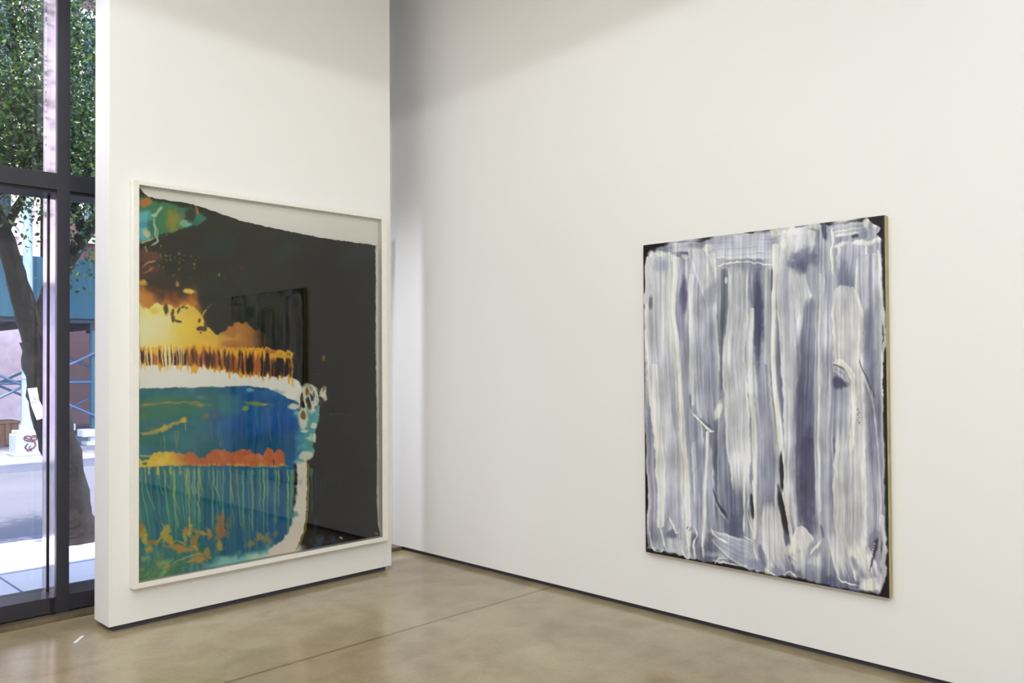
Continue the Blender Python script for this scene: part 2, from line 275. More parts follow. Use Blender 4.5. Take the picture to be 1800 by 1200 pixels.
    s.blob(1530, 419, 11, 3, (150, 152, 166), .8, 2, .3, .6, -.15); s.line([(1466, 410), (1490, 411), (1512, 406)], 1.5, (224, 224, 222), .7, 1, 1, 4); s.blob(1503, 414, 6, 3, (80, 80, 92), .85, 3, .4, .6, -.1)
    s.blob(1530, 396, 3, 6, (150, 150, 164), .8, 5); s.blob(1406, 397, 10, 4, (130, 130, 140), .8, 6, .4, .6, -.1, 0.)
    # the film of paint thins and thickens along the pull
    k = (fbm(X/3.0, Y/150., 91, 3)-.5)*.26+(fbm(X/22., Y/45., 92, 3)-.5)*.26-.01; g_ = s.col.mean(-1, keepdims=True); s.col = g_+(s.col-g_)*.64; s.col = s.col*(1+k[..., None]*m0[..., None])
    s.warp(3.2, 4.0, 34., 110., 93); s.warp(.7, 2.0, 6., 22., 94)
    dk = sst(.15, .4, s.col.mean(-1, keepdims=True)); s.col = np.clip(s.col*(1-dk)+((s.col-.74)*1.22+.735)*dk, 0, .93)
    # bare dark rims kept free
    D = (20, 15, 20)
    s.blob(1136, 437, 4.5, 9, D, 1, 31, .3, .4, .3, 0.); s.blob(1150, 432, 14, 3.5, D, .9, 32, .4, .4, -.1, 0.)
    s.blob(1316, 408, 9, 2.6, (40, 40, 44), .9, 33, .5, .4, .15, 0.); s.blob(1330, 405, 9, 2.2, (40, 40, 44), .9, 34, .5, .4, -.25, 0.)
    s.blob(1200, 425, 12, 2, (120, 122, 130), .7, 36, .5, .6, -.1)
    pr = np.interp(Y[:, 0], [360, 378, 392, 400, 412, 422, 432, 446, 470, 500, 540, 560, 590, 606, 622, 640, 670, 720, 780, 840, 900, 960, 990, 1010, 1030, 1044, 1060],
                   [1519, 1519, 1531, 1546, 1541, 1550, 1548, 1551, 1556, 1559, 1561, 1556, 1556, 1560, 1559, 1551, 1551, 1553, 1556, 1559, 1564, 1566, 1560, 1558, 1552, 1545, 1540])[:, None]
    m = sst(0, 2.2, X-pr-(fbm(X/7., Y/7., 77)-.5)*5); s.mix(w, m, C3(26, 17, 21)); s.h = s.h*(1-m)
    pl = np.interp(Y[:, 0], [420, 450, 500, 580, 700, 730, 760, 850, 872, 905, 930, 938, 975], [1137, 1134.5, 1132, 1131, 1131, 1132, 1135, 1136.5, 1134, 1132, 1133, 1137, 1137.5])[:, None]
    m = sst(0, 1.4, pl-X); s.mix(w, m, C3(16, 16, 18)); s.h = s.h*(1-m)
    for x, y, rx, ry, a in [(1152, 971, 14, 2.2, .15), (1292, 999, 20, 3, .17), (1352, 1012, 14, 2.5, .2), (1394, 1018, 5, 2.5, 0), (1450, 1029, 10, 3, .2), (1484, 1036, 6, 2.5, .1)]:
        s.blob(x, y, rx, ry, (34, 32, 38), .9, 41, .4, .5, a, 0.)
    s.h = np.clip(s.h, 0, 1.6)
    return s

def dark_print():
    s = Sheet(236, 318, 678, 1034, 1.5, (12, 11, 8))
    w = (slice(None), slice(None)); X, Y = s.X, s.Y
    B, Ln = s.blob, s.line
    def mix(m, c): s.mix(w, np.clip(m, 0, 1), C3(*c) if isinstance(c, tuple) else c)
    def I(xs, v, x=X): return np.interp(x, xs, v)
    n1 = fbm(X/14., Y/14., 1)-.5; n2 = fbm(X/40., Y/30., 2)-.5; n3 = fbm(X/5., Y/5., 3)-.5
    mix(sst(600, 460, X+n2*60)*sst(700, 560, Y), (30, 31, 15)); mix(.5*sst(.05, .25, n2)*sst(660, 350, X), (26, 40, 32))
    for x, y, r, c in [(385, 430, 20, (22, 46, 42)), (512, 434, 9, (20, 66, 56)), (498, 452, 9, (18, 50, 44)), (615, 452, 16, (22, 38, 26)), (640, 436, 18, (18, 34, 40)), (533, 430, 18, (30, 26, 18))]: B(x, y, r*1.3, r, c, .7, int(x), .4, 1.4)
    # --- green / turquoise corner
    top = I([243, 262, 300, 340, 370], [343, 348, 356, 366, 378]); bot = I([243, 275, 300, 345, 372], [428, 420, 411, 398, 384])
    m = sst(0, 6, Y-top+n1*10)*sst(0, 5, bot-Y+n1*12)*sst(0, 8, 368-X+n1*30)
    mix(m, C3(52, 118, 76)+0*X[..., None])
    mix(m*sst(.0, .25, fbm(X/18., Y/18., 8)-.42)*sst(285, 300, X), (124, 126, 48)); mix(m*sst(272, 258, X+n1*20)*sst(366, 376, Y), (92, 176, 184))
    mix(m*sst(.05, .3, n2+n1)*.6, (44, 96, 92)); B(255, 356, 14, 7, (186, 112, 50), .9, 4, .5, .8, -.2); B(326, 394, 10, 6, (112, 190, 184), .95, 5, .5, .6); B(310, 388, 16, 14, (142, 136, 56), .5, 6, .6, 1)
    B(348, 384, 12, 3, (44, 120, 104), .8, 7, .5, .8); B(257, 410, 7, 7, (206, 190, 150), .9, 8, .5, .9); B(335, 378, 8, 10, (40, 34, 22), .8, 9, .6, .8); Ln([(342, 358), (345, 366), (348, 380)], 2, (176, 104, 52), .8, 2)
    B(250, 395, 8, 5, (52, 130, 150), .6, 19, .5, 1)
    Ln([(286, 362), (279, 370), (272, 378), (266, 381)], 3, (188, 202, 170), .85, 2.5, 2, 3); Ln([(272, 380), (271, 392), (273, 400), (273, 412), (276, 424), (268, 430), (261, 434)], 1.4, (188, 205, 176), .85, 1.2, 1.2, 4)
    Ln([(277, 398), (277, 418)], .8, (190, 205, 176), .7); Ln([(243, 428), (256, 424), (272, 419)], 1.3, (196, 176, 130), .9, 1.5, 1, 5)
    # --- rust passage with cream scratches and flecks
    m = sst(430, 440, Y)*sst(505, 470, Y+n1*20)*sst(285, 255, X+n2*70+n1*20); mix(m*.9, C3(98, 56, 38)+n3[..., None]*.10)
    Ln([(250, 470), (256, 464), (266, 460), (275, 460)], 1.3, (186, 156, 128), .75, 1.2, 1, 4); Ln([(249, 481), (262, 476), (271, 470)], 1.3, (176, 140, 110), .7, 1.2, 1, 5); Ln([(255, 430), (258, 446)], 1.2, (186, 150, 110), .6, 1, 1.2, 6)
    rng = np.random.RandomState(5)
    for k in range(46):
        B(rng.normal(300, 20), rng.normal(458, 20), rng.uniform(.8, 2), rng.uniform(.8, 2.8), [(134, 124, 48), (94, 104, 70), (150, 110, 60)][k % 3], .7, k, .4, .8)
    for k in range(10): B(rng.uniform(360, 420), rng.uniform(474, 490), 1.2, 1.5, (90, 84, 44), .6, k, .4, .8)
    B(425, 471, 2, 6, (92, 44, 26), .8, 9, .5, .9); B(385, 483, 2, 3, (116, 122, 92), .8, 9, .4, .8)
    # --- ember glow above the yellow
    up = I([236, 250, 280, 300, 330, 345, 352, 362, 372, 384, 396, 401, 410, 440, 470, 520], [490, 490, 508, 516, 506, 500, 520, 545, 552, 570, 585, 572, 566, 568, 596, 606])
    g = sst(-16, 22, Y-up+n1*26+14*n2)*sst(372, 330, X+n1*30); glow = C3(124, 62, 24)*(1-sst(0, 30, Y-up+n1*20))[..., None]+C3(196, 128, 40)*sst(0, 30, Y-up+n1*20)[..., None]
    s.mix(w, g*(Y < 660), glow); mix(sst(500, 520, Y+n1*8)*sst(620, 600, Y)*sst(262, 240, X+n1*20)*.8, (206, 150, 48))
    B(296, 496, 24, 15, (52, 40, 26), .95, 12, .45, .9); B(270, 484, 14, 8, (60, 44, 28), .8, 13, .5, .9); B(332, 511, 9, 4, (232, 196, 84), 1, 14, .5, .8); B(250, 497, 9, 5, (212, 170, 62), .9, 15, .5, .9); B(312, 498, 3, 5, (206, 150, 60), .8, 16, .5, .8)
    # --- yellow cloud bank
    yt = I([236, 243, 262, 272, 278, 290, 310, 322, 330, 340, 350, 356, 362, 372, 384, 392, 398, 402, 414, 436, 470], [534, 534, 538, 526, 524, 536, 536, 536, 530, 536, 546, 552, 566, 580, 584, 586, 578, 570, 566, 568, 590])
    m = sst(0, 4, Y-yt+n1*16+n3*4)*sst(486, 440, X+n1*20)
    f = sst(250, 370, X+n2*40); c = (C3(238, 224, 140)*(1-f[..., None])+C3(226, 188, 52)*f[..., None]); f2 = sst(372, 405, X+n1*20)[..., None]; c = c*(1-f2)+C3(184, 126, 56)*f2
    c = c+n2[..., None]*.12; f3 = sst(425, 475, X)[..., None]; c = c*(1-f3)+C3(84, 58, 30)*f3
    s.mix(w, m*(Y < 640), c); mix(m*sst(548, 560, Y)*sst(620, 580, Y)*sst(330, 262, X+n1*60)*.75, (234, 226, 190)); mix(m*sst(10, 0, np.abs(Y-596+n1*14))*sst(340, 380, X)*sst(440, 400, X)*.6, (220, 178, 70))
    B(272, 546, 7, 5, (222, 200, 70), .8, 17, .4, .9)
    for x, y, rx, ry, a in [(292, 545, 4, 10, 0), (302, 550, 3, 7, .2), (304, 561, 3, 6, 0), (312, 564, 7, 2.5, .3), (315, 546, 2, 6, .3), (322, 540, 3.5, 2, -.5), (328, 541, 2, 2, 0), (350, 563, 2, 4, 0), (356, 578, 9, 4, .1), (362, 572, 3, 6, 0), (348, 578, 3, 3, 0), (352, 585, 2, 2, 0), (366, 540, 8, 3, -.7)]:
        B(x, y, rx, ry, (74, 54, 38), .9, int(x+y), .5, .6, a)
    Ln([(354, 560), (358, 552), (364, 543)], 1.2, (214, 176, 70), .9, 1, .8, 4)
    # --- streaked fringe over a white band
    st = fbm(X/2.6, Y/90., 21, 3); st2 = vnoise(X/3.3, Y/200., 22)
    bt = I([236, 290, 340, 400, 470, 520, 530], [611, 606, 607, 609, 611, 618, 622]); bb = I([236, 300, 330, 380, 420, 470, 520, 530], [642, 644, 644, 650, 658, 662, 664, 664]); drip = (vnoise(X/4.2, X*0+3, 23)-.25)*26*sst(.25, .8, st2)
    white_top = bb-14; wb = I([236, 270, 330, 400, 440, 470, 490, 505, 520, 540, 556], [683, 681, 680, 679, 678, 681, 690, 698, 702, 700, 690])
    wm = sst(0, 3, Y-white_top)*sst(0, 3, wb+3-Y+n1*3)*sst(0, 5, I([600, 640, 660, 664, 672, 700], [548, 522, 516, 518, 530, 538], Y)-X+n1*4); mix(wm, (236, 231, 222))
    m = sst(0, 2, Y-bt+(st2-.5)*6)*sst(0, 3, bb+drip-Y)*sst(0, 6, 518-X+n1*10)
    d = np.clip((Y-bt)/np.maximum(bb-bt, 1), 0, 1.4)
    hot = C3(232, 174, 40)+0*X[..., None]; k = sst(.42, .62, st)[..., None]; darkc = C3(66, 30, 16)*(1-k)+C3(172, 96, 34)*k
    q = sst(.15, .45, d+(st2-.5)*.5)*sst(1.12, .8, d+(st2-.5)*.4); c = hot*(1-q[..., None])+darkc*q[..., None]
    k = (sst(.5, .7, vnoise(X/2.2, Y/300., 31))*sst(350, 300, X))[..., None]; c = c*(1-k)+C3(238, 226, 170)*k
    k = (sst(380, 460, X)*sst(.35, .6, 1-st)*q)[..., None]; c = c*(1-k)+C3(34, 26, 18)*k
    s.mix(w, m, c); m2 = sst(4, 0, np.abs(Y-bt-4))*sst(516, 506, X)*sst(330, 420, X)*sst(.3, .6, st); mix(m2*.9, (216, 160, 44))
    B(498, 626, 18, 4, (216, 166, 52), .95, 24, .5, .7, .15); B(478, 618, 10, 4, (182, 112, 44), .8, 25, .5, .8); B(512, 641, 3.5, 6, (166, 122, 40), .7, 26, .5, .8); B(487, 642, 9, 5, (30, 44, 40), .8, 27, .5, .9); B(569, 630, 3, 5, (140, 96, 40), .8, 28, .5, .9); B(563, 657, 10, 1.4, (70, 44, 26), .7, 29)
    # --- blue body
    rb = I([670, 684, 700, 712, 730, 760, 790, 806, 812, 860, 930, 960, 1000], [505, 518, 540, 524, 526, 532, 540, 536, 520, 519, 514, 500, 486], Y)
    m = sst(0, 2.5, Y-wb+n1*3)*sst(0, 6, rb-X+n1*10)
    f = sst(330, 430, X+n2*90); c = C3(50, 116, 126)*(1-f[..., None])+C3(20, 88, 146)*f[..., None]+n2[..., None]*.14+n1[..., None]*.10
    low = sst(806, 822, Y)[..., None]; c = c*(1-.35*low)+C3(44, 112, 130)*.35*low
    s.mix(w, m, c)
    mix(m*sst(690, 706, Y+n1*16)*sst(752, 735, Y+(X-243)*.18+n1*16)*sst(400, 350, X+n1*40)*.8, (62, 120, 92)); mix(m*sst(-.05, .2, n1)*sst(700, 712, Y)*sst(745, 730, Y)*sst(330, 280, X)*.5, (112, 116, 70))
    mix(m*sst(745, 760, Y)*sst(790, 775, Y)*sst(310, 260, X)*.7, (40, 112, 96)); mix(m*sst(376, 392, X)*sst(430, 412, X)*sst(690, 700, Y)*sst(740, 720, Y)*.6, (62, 132, 130))
    mix(m*sst(430, 445, X+n1*20)*sst(715, 730, Y)*sst(765, 750, Y)*.6, (18, 92, 172)); mix(m*sst(755, 775, Y+n1*20)*sst(800, 790, Y)*sst(380, 420, X)*.6, (14, 84, 116))
    B(440, 686, 6, 3, (130, 196, 180), .8, 30, .5, .8); B(355, 698, 10, 3, (92, 140, 170), .5, 31, .5, 1); B(470, 690, 30, 5, (34, 104, 168), .5, 32, .5, 1)
    Ln([(245, 712), (290, 708), (340, 707), (362, 710)], 1.5, (176, 138, 74), .8, 2, 1.5, 6); B(352, 711, 14, 2.5, (176, 146, 76), .7, 33, .5, 1)
    Ln([(245, 763), (272, 758), (290, 750), (312, 742), (326, 736)], 3.4, (190, 164, 88), .85, 4, 3, 7); B(322, 738, 6, 5, (222, 178, 60), 1, 34, .5, .7); B(288, 753, 9, 4, (206, 174, 74), .8, 35, .5, .9, -.4); Ln([(245, 753), (270, 752), (288, 744)], 1.2, (150, 110, 60), .7, 2, 1, 8)
    B(362, 731, 5, 6, (130, 112, 66), .8, 36, .5, .9); B(378, 731, 3, 5, (136, 98, 60), .8, 37, .5, .9); B(450, 710, 18, 3.4, (134, 150, 60), .85, 38, .5, .8, .05); B(432, 717, 6, 4, (150, 160, 70), .8, 39, .5, .8); B(466, 711, 6, 2, (206, 180, 70), .8, 40, .5, .8)
    for x0, x1, ya, yb, c in [(289, 290, 758, 792, (150, 170, 110)), (306, 310, 750, 792, (130, 150, 100)), (312, 312, 750, 792, (150, 150, 90)), (283, 284, 765, 792, (90, 150, 110)), (368, 374, 735, 780, (140, 110, 70)), (381, 388, 735, 790, (130, 120, 80)), (386, 392, 738, 785, (60, 130, 140)), (470, 477, 715, 780, (70, 120, 110)), (487, 493, 715, 765, (74, 110, 120)), (450, 452, 715, 755, (90, 150, 90)), (460, 462, 715, 770, (64, 130, 130)), (324, 325, 742, 760, (190, 170, 90))]:
        Ln([(x0, ya), (x1, yb)], .8, c, .75, 1.2, .6, int(x0))
    # --- orange band
    ot = I([236, 250, 262, 270, 290, 320, 326, 334, 342, 350, 362, 372, 384, 396, 406, 412, 426, 440, 446, 456, 462, 470, 478, 484, 490, 500, 506], [796, 808, 806, 794, 793, 796, 797, 790, 796, 803, 801, 790, 788, 790, 796, 793, 788, 790, 797, 794, 801, 786, 786, 795, 788, 796, 810]); ob = I([236, 300, 500], [824, 819, 820])
    m = sst(0, 2.5, Y-ot+n3*6)*sst(0, 2, ob-Y+n3*3)*sst(503, 498, X); f = sst(300, 345, X+n1*30+(ob-Y)*.6)[..., None]; c = C3(226, 192, 66)*(1-f)+C3(196, 106, 58)*f+n1[..., None]*.12+n3[..., None]*.08
    k = (sst(8, 0, ob-Y)*sst(330, 360, X)*sst(.4, .6, st))[..., None]; c = c*(1-k)+C3(228, 176, 62)*k; s.mix(w, m, c); B(436, 796, 10, 4, (190, 72, 38), .6, 41, .5, 1); B(254, 814, 5, 3, (34, 104, 100), .8, 42, .5, .8); B(482, 812, 2, 5, (96, 60, 50), .7, 43); Ln([(243, 800), (262, 802), (275, 800)], 1.2, (210, 176, 80), .8)
    Ln([(440, 820), (480, 820), (512, 818)], 1, (206, 176, 90), .8)
    # --- rain of thin drips below
    def inside(m0): return m0
    mixd = sst(822, 828, Y)*sst(0, 6, rb-X)
    bend = X-np.clip(Y-860, 0, 200)*np.clip((330-X)/330., 0, .35)
    v = vnoise(bend/2.6, Y/300., 51); v2 = fbm(bend/6., Y/160., 52, 2); mix(mixd*sst(.5, .72, v2)*.5, (96, 158, 132)); mix(mixd*sst(.6, .8, vnoise(bend/5., Y/220., 57))*.45, (22, 82, 120))
    mix(mixd*sst(.62, .8, v)*sst(960, 900, Y)*.75, (124, 176, 132)); mix(mixd*sst(.70, .85, vnoise(bend/2.4+40, Y/260., 58))*sst(930, 880, Y)*sst(300, 330, X)*.5, (92, 146, 186))
    for k in range(44):
        x = rng.uniform(252, 512); y1 = rng.uniform(850, 935); dx = (1-(x-250)/260.)*rng.uniform(4, 22)
        Ln([(x, 818), (x+dx*.2, 818+(y1-818)*.5), (x+dx, y1)], .8, [(182, 176, 92), (150, 190, 130), (196, 186, 110)][k % 3], rng.uniform(.3, .7), 1.6, .8, k)
    for x in (262, 278, 300, 316): Ln([(x, 820), (x, 832)], 2, (206, 186, 84), .9, 2, 1, int(x))
    # --- lower-left splashes and meadow-green foot
    lb = I([236, 320, 420, 520], [1026, 1010, 990, 968]); m = sst(-52, -20, Y-lb+n1*30)*sst(350, 290, X+n1*50); mix(m*.9, (92, 138, 92)); mix(m*sst(0, .25, n1+n2*.5)*.8, (146, 156, 104)); mix(m*sst(.56, .7, fbm((X+Y)/9., (X-Y)/30., 61))*.6, (160, 190, 140)); mix(m*sst(.6, .75, fbm((X+Y)/7., (X-Y)/30., 67))*.6, (40, 110, 80))
    m = sst(-24, -8, Y-lb+n1*16)*sst(330, 390, X+n1*30)*sst(528, 500, X); mix(m, (136, 200, 190)); mix(sst(-16, -4, Y-lb+n1*14)*sst(420, 470, X+n1*30)*sst(545, 520, X), (228, 224, 206))
    for x, y, rx, ry, a, c in [(254, 945, 5, 16, -.35, (216, 178, 54)), (246, 930, 8, 8, 0, (166, 132, 60)), (262, 962, 4, 9, -.6, (206, 168, 66)), (272, 952, 9, 4, 0, (170, 128, 56)), (292, 938, 5, 13, 0, (216, 182, 66)), (296, 950, 10, 6, .4, (206, 164, 60)), (310, 962, 16, 5, .25, (196, 142, 62)), (330, 964, 18, 5, .1, (190, 144, 66)), (326, 946, 3, 9, 0, (216, 170, 64)), (333, 932, 3, 9, 0, (212, 180, 70)), (342, 944, 7, 14, 0, (184, 132, 62)), (355, 936, 8, 3, .4, (206, 160, 70)), (366, 934, 3, 7, -.4, (200, 160, 60)), (368, 942, 4, 6, 0, (196, 130, 60)), (352, 976, 10, 10, 0, (196, 150, 66)), (366, 970, 5, 9, 0, (190, 150, 74)), (345, 985, 12, 4, -.2, (196, 156, 80)), (388, 930, 7, 19, 0, (184, 120, 66)), (400, 930, 3, 16, 0, (120, 116, 70)), (388, 960, 5, 8, -.3, (206, 170, 76)), (296, 998, 8, 2, 0, (190, 160, 70)), (445, 956, 10, 6, -.3, (166, 140, 90)), (456, 944, 6, 6, -.5, (170, 146, 90)), (405, 912, 2.5, 3, 0, (170, 96, 70)), (325, 932, 5, 4, .3, (190, 150, 80)), (470, 948, 8, 10, 0, (150, 146, 96)), (485, 938, 3, 5, 0, (150, 130, 90))]:
        B(x, y, rx*1.1, ry*1.1, c, .78, int(x*3+y), 1.0, .9, a, fs=7.)
    for x, y, r in [(307, 953, 4), (318, 948, 4), (350, 950, 4), (358, 958, 4), (353, 964, 5), (340, 938, 3)]: B(x, y, r, r, (30, 108, 100), .85, int(x), .6, .7)
    Ln([(284, 915), (288, 930), (282, 945), (272, 955)], 1.4, (206, 184, 80), .8, 1.5, 2, 6); Ln([(296, 958), (312, 950), (330, 958)], 1.3, (214, 180, 80), .8, 1.4, 2, 7); Ln([(332, 905), (334, 930)], 1.4, (206, 186, 90), .8, 1.4, 1, 8); Ln([(340, 958), (345, 966)], 1.2, (210, 180, 90), .8)
    Ln([(300, 992), (330, 978), (356, 972)], 1.2, (190, 180, 120), .7, 1.4, 1, 8); Ln([(290, 1000), (322, 994), (350, 984)], 1.0, (50, 120, 90), .7, 1.6, 1, 8)
    # --- white pillar, lace and turquoise border at the right of the blue
    xr = I([795, 806, 820, 860, 900, 930, 950, 968], [533, 541, 541, 541, 539, 535, 529, 518], Y); xl = I([795, 806, 830, 900, 920, 945, 968], [532, 522, 519, 517, 512, 495, 470], Y)
    m = sst(0, 2, xr-X+n3*2)*sst(0, 5, X-xl+n1*12)*sst(800, 812, Y+n1*14); mix(m, (230, 222, 208)); mix(sst(2.2, .6, np.abs(X-xr-1.2))*sst(808, 816, Y)*sst(968, 960, Y)*.95, (150, 134, 30)); B(528, 846, 2, 5, (176, 180, 176), .7, 3); B(518, 905, 6, 6, (60, 130, 130), .7, 4, .7, .9)
    te = I([668, 690, 712, 740, 770, 800, 812], [552, 562, 566, 561, 552, 553, 536], Y); m = sst(0, 3, te-X+n1*7)*sst(516, 530, X+n1*18)*sst(690, 704, Y)*sst(816, 802, Y+(X-530)*.5); mix(m*.95, C3(96, 174, 178)+n1[..., None]*.2); mix(m*sst(.1, .25, n1)*.7, (196, 222, 206)); mix(m*sst(540, 520, X)*sst(720, 740, Y)*.6, (26, 106, 160))
    for x, y, rx, ry in [(541, 701, 19, 24), (569, 692, 6, 14), (517, 714, 10, 6), (533, 735, 8, 17), (552, 748, 5, 5), (538, 800, 12, 9), (534, 757, 7, 3), (552, 770, 3, 8)]: B(x, y, rx, ry, (222, 222, 206), .95, int(x+y), .35, .5)
    for x, y, rx, ry, c in [(531, 702, 3.5, 14, (76, 54, 26)), (545, 707, 6, 13, (34, 30, 22)), (540, 688, 3, 8, (120, 90, 40)), (552, 692, 2, 7, (60, 100, 96)), (563, 704, 4, 9, (62, 48, 30)), (569, 683, 2.5, 6, (130, 104, 52)), (533, 731, 5, 8, (128, 92, 40)), (547, 682, 2.5, 5, (178, 140, 60)), (533, 712, 3, 6, (28, 26, 20)), (556, 715, 3, 3, (140, 110, 60))]: B(x, y, rx, ry, c, .9, int(x-y), .4, .5)
    for P in [[(541, 672), (551, 679), (558, 692), (560, 706)], [(530, 684), (526, 698), (528, 714)], [(552, 700), (548, 716), (556, 722)], [(560, 694), (568, 696), (574, 690)], [(540, 690), (546, 704), (550, 716)]]: Ln(P, 1.5, (224, 226, 212), .9, 1.2, .8, 3)
    # --- faint marks in the dark field
    for k in range(12): x = 548+k*5.5; Ln([(x, 820+rng.uniform(0, 20)), (x+1, 850+rng.uniform(0, 30))], 1.1, (32, 62, 100), .55*(x < 600), 2, .6, k)
    mix(sst(545, 549, X)*sst(551, 547, X)*sst(818, 830, Y)*sst(915, 890, Y)*.8, (40, 120, 110)); B(547, 828, 3, 10, (50, 130, 116), .7, 5, .5, .8); B(554, 918, 4, 12, (34, 50, 110), .6, 6, .5, 1)
    m = sst(940, 950, Y+n1*20)*sst(540, 560, X+n1*20)*sst(605, 585, X+n1*20); mix(m*.75*sst(-.1, .2, n1), (50, 112, 140)); mix(sst(905, 950, Y+n2*30)*sst(545, 560, X)*sst(660, 640, X)*.3, (22, 26, 62)); B(600, 946, 4, 2, (180, 190, 180), .9, 7, .6, .6); B(662, 938, 4, 2, (120, 124, 100), .8, 8, .6, .6); B(563, 872, 12, 10, (30, 34, 66), .5, 9, .5, 1)
    for x, ya, yb in [(569, 700, 745), (612, 700, 735), (634, 705, 745), (614, 740, 765)]: Ln([(x, ya), (x, yb)], 1.2, (24, 56, 54), .7, 2, .6, x)
    Ln([(560, 732), (582, 729), (600, 727), (630, 730)], .8, (72, 66, 30), .6, 1.2, 1, 4); B(582, 727, 1.5, 2, (110, 120, 110), .8, 2)
    for x0, ya, yb in [(431, 575, 700), (438, 575, 640)]: pass
    s.warp(2.0, 2.0, 13., 15., 95); s.warp(.6, 1.0, 3.5, 5.5, 97)
    s.col = np.clip(s.col*1.10, 0, 1)
    # deckle: pale flecks where the emulsion stops at the right edge
    ed = I([430, 520, 620, 700, 800, 880, 925, 945], [660.5, 661, 661, 662.5, 663.5, 663, 665.5, 671], Y); mix(sst(1.6, .3, ed-X+n3*2.4)*(Y > 425), (206, 200, 180))
    mix(sst(3.5, 0, X-243)*sst(343, 360, Y)*sst(.4, .6, vnoise(Y/20., Y*0, 71))*.3, (30, 26, 18))
    return s

# ================================================================ helpers
class MB:
    """collects shapes and links them as one mesh object"""
    def __init__(s): s.v = []; s.f = []; s.sm = []
    def add(s, vs_, fs, smooth=False):
        n = len(s.v); s.v += [tuple(map(float, v)) for v in vs_]; s.f += [tuple(i+n for i in f) for f in fs]; s.sm += [smooth]*len(fs)
    def box(s, x0, y0, z0, x1, y1, z1, b=0.0):
        if b <= 0:
            s.add([(x, y, z) for z in (z0, z1) for y in (y0, y1) for x in (x0, x1)], [(0, 2, 3, 1), (4, 5, 7, 6), (0, 1, 5, 4), (2, 6, 7, 3), (0, 4, 6, 2), (1, 3, 7, 5)]); return
        bm = bmesh.new(); bmesh.ops.create_cube(bm, size=1)
        for v in bm.verts: v.co = Vector(((x0+x1)/2+v.co.x*(x1-x0), (y0+y1)/2+v.co.y*(y1-y0), (z0+z1)/2+v.co.z*(z1-z0)))
        bmesh.ops.bevel(bm, geom=list(bm.edges), offset=b, segments=2, affect='EDGES', profile=.6)
        bm.verts.index_update(); s.add([v.co for v in bm.verts], [[v.index for v in f.verts] for f in bm.faces]); bm.free()
    def tube(s, P, R, n=10, cap=True, wob=0, seed=0):
        P = [Vector(p) for p in P]; rnd = random.Random(seed)
        if not hasattr(R, '__len__'): R = [R]*len(P)
        rings = []; side = None
        for i, p in enumerate(P):
            t = (P[min(i+1, len(P)-1)]-P[max(i-1, 0)]).normalized()
            if side is None: side = t.cross(Vector((.31, .87, .12))).normalized()
            side = (side-t*side.dot(t)).normalized(); w = t.cross(side)
            rings.append([p+(side*math.cos(2*math.pi*k/n)+w*math.sin(2*math.pi*k/n))*R[i]*(1+rnd.uniform(-wob, wob)) for k in range(n)])
        vs_ = [v for r in rings for v in r]; fs = [(i*n+k, i*n+(k+1) % n, (i+1)*n+(k+1) % n, (i+1)*n+k) for i in range(len(P)-1) for k in range(n)]
        s.add(vs_, fs, True)
        if cap: s.add(rings[0][::-1], [tuple(range(n))]); s.add(rings[-1], [tuple(range(n))])
    def build(s, name, mat, parent=None):
        me = bpy.data.meshes.new(name); me.from_pydata(s.v, [], s.f); me.materials.append(mat)
        me.polygons.foreach_set('use_smooth', s.sm); me.update()
        o = bpy.data.objects.new(name, me); COL.objects.link(o)
        if parent is not None: o.parent = parent
        return o
def tag(o, label=None, cat=None, group=None, kind=None):
    if label: o['label'] = label
    if cat: o['category'] = cat
    if group: o['group'] = group
    if kind: o['kind'] = kind
    return o
def empty(name, loc=(0, 0, 0)):
    o = bpy.data.objects.new(name, None); COL.objects.link(o); o.location = loc; o.empty_display_size = .1; return o
def reparent(root):
    """children were modelled in world space: keep them there under an Empty at the thing's base"""
    M = Matrix.Translation(root.location).inverted()
    for c in root.children: c.matrix_parent_inverse = M
def copy_tree(o, parent=None, shift=None):
    c = o.copy(); COL.objects.link(c)
    if parent is not None: c.parent = parent
    for ch in o.children: copy_tree(ch, c)
    return c
def spline(P, n=6):
    P = [np.array(p, float) for p in P]; Q = [2*P[0]-P[1]]+P+[2*P[-1]-P[-2]]; out = []
    for i in range(1, len(Q)-2):
        for k in range(n):
            t = k/n; out.append(.5*(2*Q[i]+(Q[i+1]-Q[i-1])*t+(2*Q[i-1]-5*Q[i]+4*Q[i+1]-Q[i+2])*t*t+(3*Q[i]-Q[i-1]-3*Q[i+1]+Q[i+2])*t**3))
    return out+[P[-1]]

